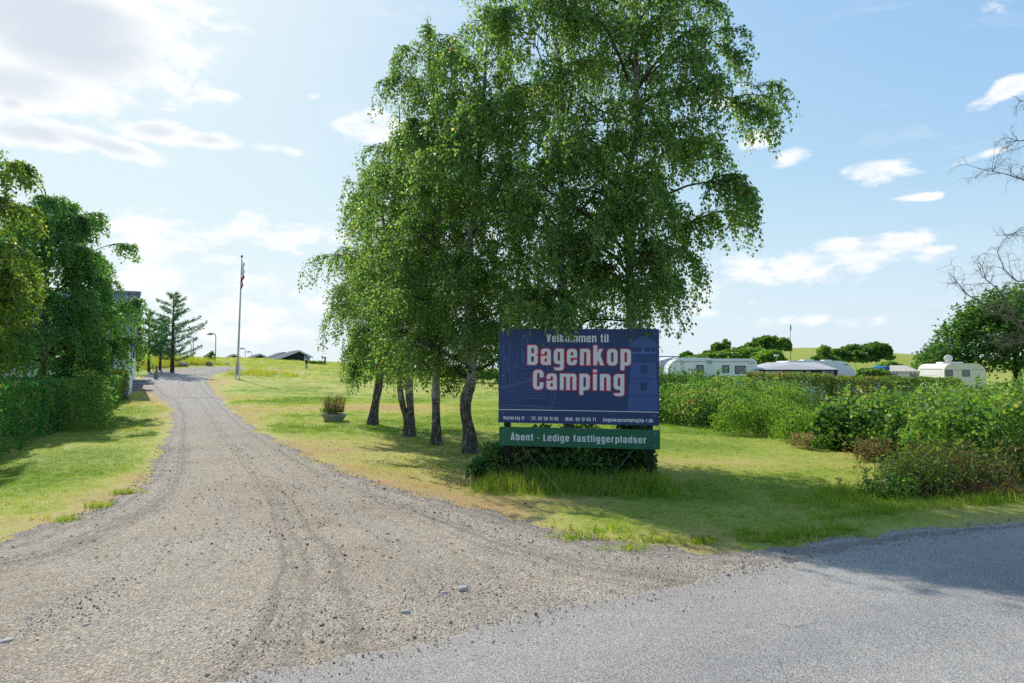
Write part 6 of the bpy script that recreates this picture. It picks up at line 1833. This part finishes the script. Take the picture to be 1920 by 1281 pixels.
def scatter(name, tmpl, mat, P, scale, var, label, cat, rs, tilt=.15, full=False):
    """one object whose points carry copies of a small template mesh"""
    tmpl.materials.append(mat)
    to = bpy.data.objects.new(name+"_template", tmpl)       # source for the copies, not placed in the scene
    me = bpy.data.meshes.new(name)
    n = len(P)
    me.vertices.add(n); me.vertices.foreach_set("co", np.asarray(P, np.float32).ravel())
    rot = np.stack([rs.normal(size=n)*tilt, rs.normal(size=n)*tilt, rs.rand(n)*6.283], 1)
    if full: rot = rs.rand(n, 3)*6.283
    a = me.attributes.new("rot", 'FLOAT_VECTOR', 'POINT'); a.data.foreach_set("vector", rot.astype(np.float32).ravel())
    sc_ = np.asarray(scale, float)
    if sc_.ndim == 1: sc_ = np.repeat(sc_[:, None], 3, 1)
    a = me.attributes.new("scl", 'FLOAT_VECTOR', 'POINT'); a.data.foreach_set("vector", sc_.astype(np.float32).ravel())
    a = me.attributes.new("var", 'FLOAT', 'POINT'); a.data.foreach_set("value", np.asarray(var, np.float32))
    me.update()
    o = link(name, me)
    ng = bpy.data.node_groups.new(name+"_scatter", 'GeometryNodeTree')
    ng.interface.new_socket("Geometry", in_out='INPUT', socket_type='NodeSocketGeometry')
    ng.interface.new_socket("Geometry", in_out='OUTPUT', socket_type='NodeSocketGeometry')
    N = ng.nodes; L = ng.links
    gi = N.new('NodeGroupInput'); go = N.new('NodeGroupOutput')
    oi = N.new('GeometryNodeObjectInfo'); oi.inputs[0].default_value = to
    ip = N.new('GeometryNodeInstanceOnPoints')
    ar = N.new('GeometryNodeInputNamedAttribute'); ar.data_type = 'FLOAT_VECTOR'; ar.inputs[0].default_value = "rot"
    asc = N.new('GeometryNodeInputNamedAttribute'); asc.data_type = 'FLOAT_VECTOR'; asc.inputs[0].default_value = "scl"
    e2 = N.new('FunctionNodeEulerToRotation')
    L.new(gi.outputs[0], ip.inputs['Points']); L.new(oi.outputs['Geometry'], ip.inputs['Instance'])
    L.new(ar.outputs[0], e2.inputs[0]); L.new(e2.outputs[0], ip.inputs['Rotation']); L.new(asc.outputs[0], ip.inputs['Scale'])
    L.new(ip.outputs[0], go.inputs[0])
    md = o.modifiers.new("scatter", 'NODES'); md.node_group = ng
    tag(o, label, cat, None, "stuff")
    return o
def lawn_material():
    m, gg, out = new_mat("grass_blade")
    a = gg.new('ShaderNodeAttribute'); a.attribute_name = 'var'; a.attribute_type = 'INSTANCER'
    c = gg.ramp(a.outputs['Fac'], [(0.0, (0.103, 0.212, 0.019)), (0.30, (0.230, 0.333, 0.041)), (0.55, (0.351, 0.375, 0.080)), (0.75, (0.460, 0.381, 0.139)), (1.0, (0.484, 0.302, 0.145))])
    p = prin(gg, c, 0.55, 0.25)
    tr = gg.new('ShaderNodeBsdfTranslucent'); gg.l.new(gg.mix(1.0, c, (1.75, 1.65, .8, 1), 'MULTIPLY'), tr.inputs[0])
    mx = gg.new('ShaderNodeMixShader'); mx.inputs[0].default_value = .50
    gg.l.new(p.outputs[0], mx.inputs[1]); gg.l.new(tr.outputs[0], mx.inputs[2]); gg.l.new(mx.outputs[0], out.inputs[0])
    return m
M['blade'] = lawn_material()
rs = np.random.RandomState(99)
def lawn_pts(x0, x1, y0, y1, dens, edge=0.0):
    n = int((x1-x0)*(y1-y0)*dens)
    x = rs.uniform(x0, x1, n); y = rs.uniform(y0, y1, n)
    # only what stands in front of the camera, a step to the side included
    k = (np.abs(x) < 0.80*y+2.2)
    x = x[k]; y = y[k]
    g_ = gsdf(x, y)
    e = -g_/0.30-(fbm(x, y, 2.2, 3)-0.5)*2.2
    thin = np.clip(e*.9+.1, 0, 1)
    k = (rs.rand(len(x)) < thin) & ~on_road(x, y)
    return x[k], y[k], g_[k]
def lawn(name, zones, tmpl, label, smin, smax):
    X_ = []; Y_ = []; G_ = []
    for z in zones:
        a, b_, c_ = lawn_pts(*z); X_.append(a); Y_.append(b_); G_.append(c_)
    x = np.concatenate(X_); y = np.concatenate(Y_); g_ = np.concatenate(G_)
    d = dryness(x, y, g_)
    hgt = np.clip(1.12-.75*d+.5*(fbm(x, y, .8, 3)-.5), .35, 1.6)
    s = rs.uniform(smin, smax, len(x))
    P = np.stack([x, y, H(x, y)], 1)
    var = np.clip(d*.85+rs.normal(size=len(x))*.13, 0, 1)
    return scatter(name, tmpl, M['blade'], P, np.stack([s, s, s*hgt], 1), var, label, "grass", rs)
lawn("lawn_grass", [(-13, 12, 5.0, 12.0, 330), (-14, 14, 12.0, 17.0, 150)], blade_tuft("lawn_tuft", 16, (.010, .034), .055, .0026, 1, 2.0, 1), "short mown lawn grass in front", .8, 1.35)
lawn("lawn_grass", [(-24, 22, 17.0, 32.0, 42), (-34, 18, 32.0, 60.0, 10)], blade_tuft("lawn_tuft_far", 24, (.012, .04), .15, .0055, 2, 2.2, 1), "short mown lawn grass farther off", .9, 1.6)
# crest grass against the sky
n = 5200; x = rs.uniform(-50, -6, n); y = rs.uniform(62, 100, n)
P = np.stack([x, y, H(x, y)], 1)
scatter("crest_grass", blade_tuft("crest_tuft", 22, (.04, .11), .3, .012, 4, .6, 1), M['blade'], P, rs.uniform(.7, 1.5, n), np.clip(rs.normal(size=n)*.15+.42, 0, 1), "rough grass along the crest under the cabins", "grass", rs)
n = 2600; x = rs.normal(size=n)*4.2-27; y = rs.normal(size=n)*2.6+50.5
P = np.stack([x, y, H(x, y)], 1); k = gsdf(x, y) < -.8; P = P[k]; n = len(P)
scatter("bank_grass", blade_tuft("bank_tuft", 20, (.15, .5), .18, .011, 5, .5, 1), M['blade'], P, rs.uniform(.6, 1.4, n)*np.clip((P[:, 1]-46)/3, .3, 1), np.clip(rs.normal(size=n)*.15+.5, 0, 1), "tall yellowish grass on the bank under the conifers", "grass", rs)
# tall grass under the sign and scruffy edges
n = 2600
l_ = rs.uniform(-.35, SW+.3, n); bk = -1.25+1.5*rs.rand(n)
x = pL[0]+math.cos(srz)*l_-math.sin(srz)*bk; y = pL[1]+math.sin(srz)*l_+math.cos(srz)*bk
edge_ = np.minimum(np.minimum(l_+.35, SW+.3-l_)/.5, (bk+1.25)/.75)
k = (gsdf(x, y) < -.1) & (rs.rand(n) < np.clip(edge_*1.2+.1, 0, 1))
P = np.stack([x, y, H(x, y)], 1)[k]; n = len(P)
fall = np.clip(.30+.75*edge_[k], .3, 1.0)*rs.uniform(.55, 1.15, n)*(.6+.8*fbm(P[:, 0], P[:, 1], 2.5, 2))
scatter("tall_grass", blade_tuft("tall_tuft", 15, (.08, .27), .10, .0034, 6, .75, 2), M['blade'], P, fall, np.clip(rs.normal(size=n)*.16+.20, 0, 1), "uncut tall green grass under the camp site sign", "grass", rs)
n = 1500; x = rs.uniform(3.4, 10, n); y = 7.7+(x-3.4)*.35+rs.rand(n)**1.5*1.6
k = (gsdf(x, y) < -.05) & ~on_road(x, y); P = np.stack([x, y, H(x, y)], 1)[k]; n = len(P)
scatter("verge_grass", blade_tuft("verge_tuft", 15, (.04, .15), .12, .0036, 7, 1.0, 2), M['blade'], P, rs.uniform(.4, 1.3, n)*(.35+1.1*fbm(P[:, 0], P[:, 1], 1.6, 2)), np.clip(rs.normal(size=n)*.14+.22, 0, 1), "unmown green verge grass below the right shrubs", "grass", rs)
n = 260; l_ = rs.uniform(-.3, SW+.25, n); bk = -1.15+1.2*rs.rand(n)
P = np.stack([pL[0]+math.cos(srz)*l_-math.sin(srz)*bk, pL[1]+math.sin(srz)*l_+math.cos(srz)*bk, np.zeros(n)], 1); P[:, 2] = H(P[:, 0], P[:, 1])
scatter("seed_grass", blade_tuft("seed_tuft", 3, (.14, .32), .08, .002, 9, .4, 2), M['blade'], P, rs.uniform(.5, 1.05, n), np.clip(rs.normal(size=n)*.1+.62, 0, 1), "pale seeding stalks among the tall grass under the sign", "grass", rs)
# tufts growing out of the gravel verge
tp = []
for (px, py, rr, m_) in [(1480, 1008, .30, 60), (1530, 1000, .30, 50), (1445, 1016, .16, 30), (1315, 1016, .10, 22), (1180, 1030, .12, 14), (1245, 1016, .2, 24), (1075, 1010, .15, 20), (1120, 996, .25, 30), (1390, 1003, .12, 16), (1150, 1010, .2, 14), (236, 926, .12, 24), (190, 950, .12, 18), (120, 976, .16, 22), (1585, 996, .12, 20)]:
    c = at(px, py)
    for _ in range(m_):
        x = c[0]+rs.normal()*rr*.8; y = c[1]+rs.normal()*rr*.35; tp.append((x, y, h1(x, y)))
tp = np.array(tp); n = len(tp)
scatter("gravel_tufts", blade_tuft("gravel_tuft", 16, (.03, .10), .06, .0035, 8, .9, 2), M['blade'], tp, rs.uniform(.5, 1.1, n), np.clip(rs.normal(size=n)*.16+.26, 0, 1), "small grass tufts growing in the gravel verge", "grass", rs)

# fallen leaves on lawn and gravel edge
n = 1500
x = rs.uniform(-5, 6, n); y = rs.uniform(6, 18, n); k = (np.abs(gsdf(x, y)) < 3) & ~on_road(x, y); x, y = x[k], y[k]; n = len(x)
fl = MB().add([(0, 0, 0), (.016, .012, .006), (.04, 0, .004), (.016, -.012, .007)], [(0, 1, 2, 3)]).mesh("fallen_leaf")
M['fallen'] = leafy("fallen_leaf", [(0, (.10, .05, .02)), (.5, (.26, .15, .05)), (1, (.42, .32, .08))], (1.2, 1.1, .7), .3, .6, .2, True)
scatter("fallen_leaves", fl, M['fallen'], np.stack([x, y, H(x, y)+.014], 1), rs.uniform(.7, 1.4, n), rs.rand(n), "small dry leaves fallen on lawn and gravel", "leaves", rs, .3)
# pebbles
def pebble_material():
    m, gg, out = new_mat("pebble")
    a = gg.new('ShaderNodeAttribute'); a.attribute_name = 'var'; a.attribute_type = 'INSTANCER'
    c = gg.ramp(a.outputs['Fac'], [(0.0, (0.130, 0.115, 0.100)), (0.35, (0.240, 0.210, 0.175)), (0.65, (0.380, 0.330, 0.270)), (0.9, (0.450, 0.450, 0.410)), (1.0, (0.450, 0.450, 0.450))])
    p = prin(gg, c, 0.95, 0.08); gg.l.new(p.outputs[0], out.inputs[0])
    return m
M['pebble'] = pebble_material()
peb = rock_mesh(5, 1, .8, .55, 1, .12); peb.polygons.foreach_set("use_smooth", np.zeros(len(peb.polygons), bool))
n = 110000
d = 3.0+12.0*rs.rand(n)**1.35; x = rs.uniform(-.95, .95, n)*d; y = d
g_ = gsdf(x, y); road_m = on_road(x, y)
bank = fbm(x, y, .9, 3)
rd = seg_dist(x, y, road_edge[::6])
pr = np.where(road_m, .8*np.exp(-rd/.16)*(x < 5), .30+1.1*np.clip(bank-.42, 0, 1)+.30*np.exp(-np.abs(g_)/.5)+.5*np.exp(-rd/.25))
k = (g_ > -.03) & (rs.rand(n) < pr)
x, y, g_ = x[k], y[k], g_[k]; n = len(x)
sz = np.exp(rs.normal(size=n)*.45)*.0043*(.8+.06*y)
sz = np.minimum(sz, .02)
z = H(x, y)+sz*.25+np.where(on_road(x, y), .022, .002)
scatter("gravel_pebbles", peb, M['pebble'], np.stack([x, y, z], 1), sz, np.clip(rs.rand(n)**.9+.08, 0, 1), "loose pebbles strewn over the gravel drive", "pebbles", rs, .4)
# the bigger single stones
M['stone_pale'] = simple("stone_pale", (0.42, 0.385, 0.34), 0.85, 0.25, 0, 0.2, 30, .4, 90); M['stone_dark'] = simple("stone_dark", (0.11, 0.105, 0.10), 0.85, 0.25, 0, 0.25, 30, .4, 90)
M['stone_tan'] = simple("stone_tan", (0.42, 0.27, 0.13), 0.85, 0.25, 0, 0.2, 30, .4, 90)
STN = [(761, 1149, 20, 'stone_pale', "rounded pale stone on the gravel near the asphalt edge"), (868, 1106, 24, 'stone_pale', "flat pale stone on the gravel below the sign"),
       (833, 1111, 14, 'stone_pale', "pale stone left of the flat stone below the sign"), (400, 1145, 14, 'stone_pale', "white stone in the left middle of the gravel mouth"),
       (389, 1161, 8, 'stone_dark', "dark stone just below the white stone on the gravel"), (328, 1183, 17, 'stone_pale', "pale stone on the lower left of the gravel mouth"),
       (12, 1203, 26, 'stone_pale', "long white stone at the left edge of the picture"), (183, 1180, 16, 'stone_pale', "pale flat stone between the left edge stone and the middle"),
       (163, 1172, 14, 'stone_pale', "small pale stone, left neighbour of a pale flat stone"), (106, 1264, 15, 'stone_tan', "tan stone in the lower left corner of the gravel"),
       (628, 1158, 9, 'stone_dark', "dark stone on the gravel left of the rounded pale stone"), (626, 1249, 7, 'stone_dark', "single dark pebble lying on the asphalt edge"),
       (1250, 1046, 13, 'stone_pale', "pale stone on the gravel where the tree shadow begins"), (1196, 1047, 9, 'stone_dark', "grey stone left of the shadow edge on the gravel"),
       (916, 1112, 7, 'stone_dark', "small dark stone right of the flat pale stone"), (40, 1245, 14, 'stone_pale', "whitish stone near the lower left corner"), (290, 1208, 9, 'stone_dark', "little dark stone low on the left gravel")]
for i, (px, py, w_, m_, lab) in enumerate(STN):
    p = at(px, py); s = p[1]/1280
    up_ = .018 if on_road(np.array([p[0]]), np.array([p[1]]))[0] else .0
    o = link("stone", rock_mesh(200+i, w_*s/2, w_*s/2*.75, w_*s/2*.36, 2, .13), M[m_], None, p+np.array([0, 0, w_*s*.05+up_]), (0, 0, i*1.3))
    tag(o, lab, "stone", "larger stones on the gravel")
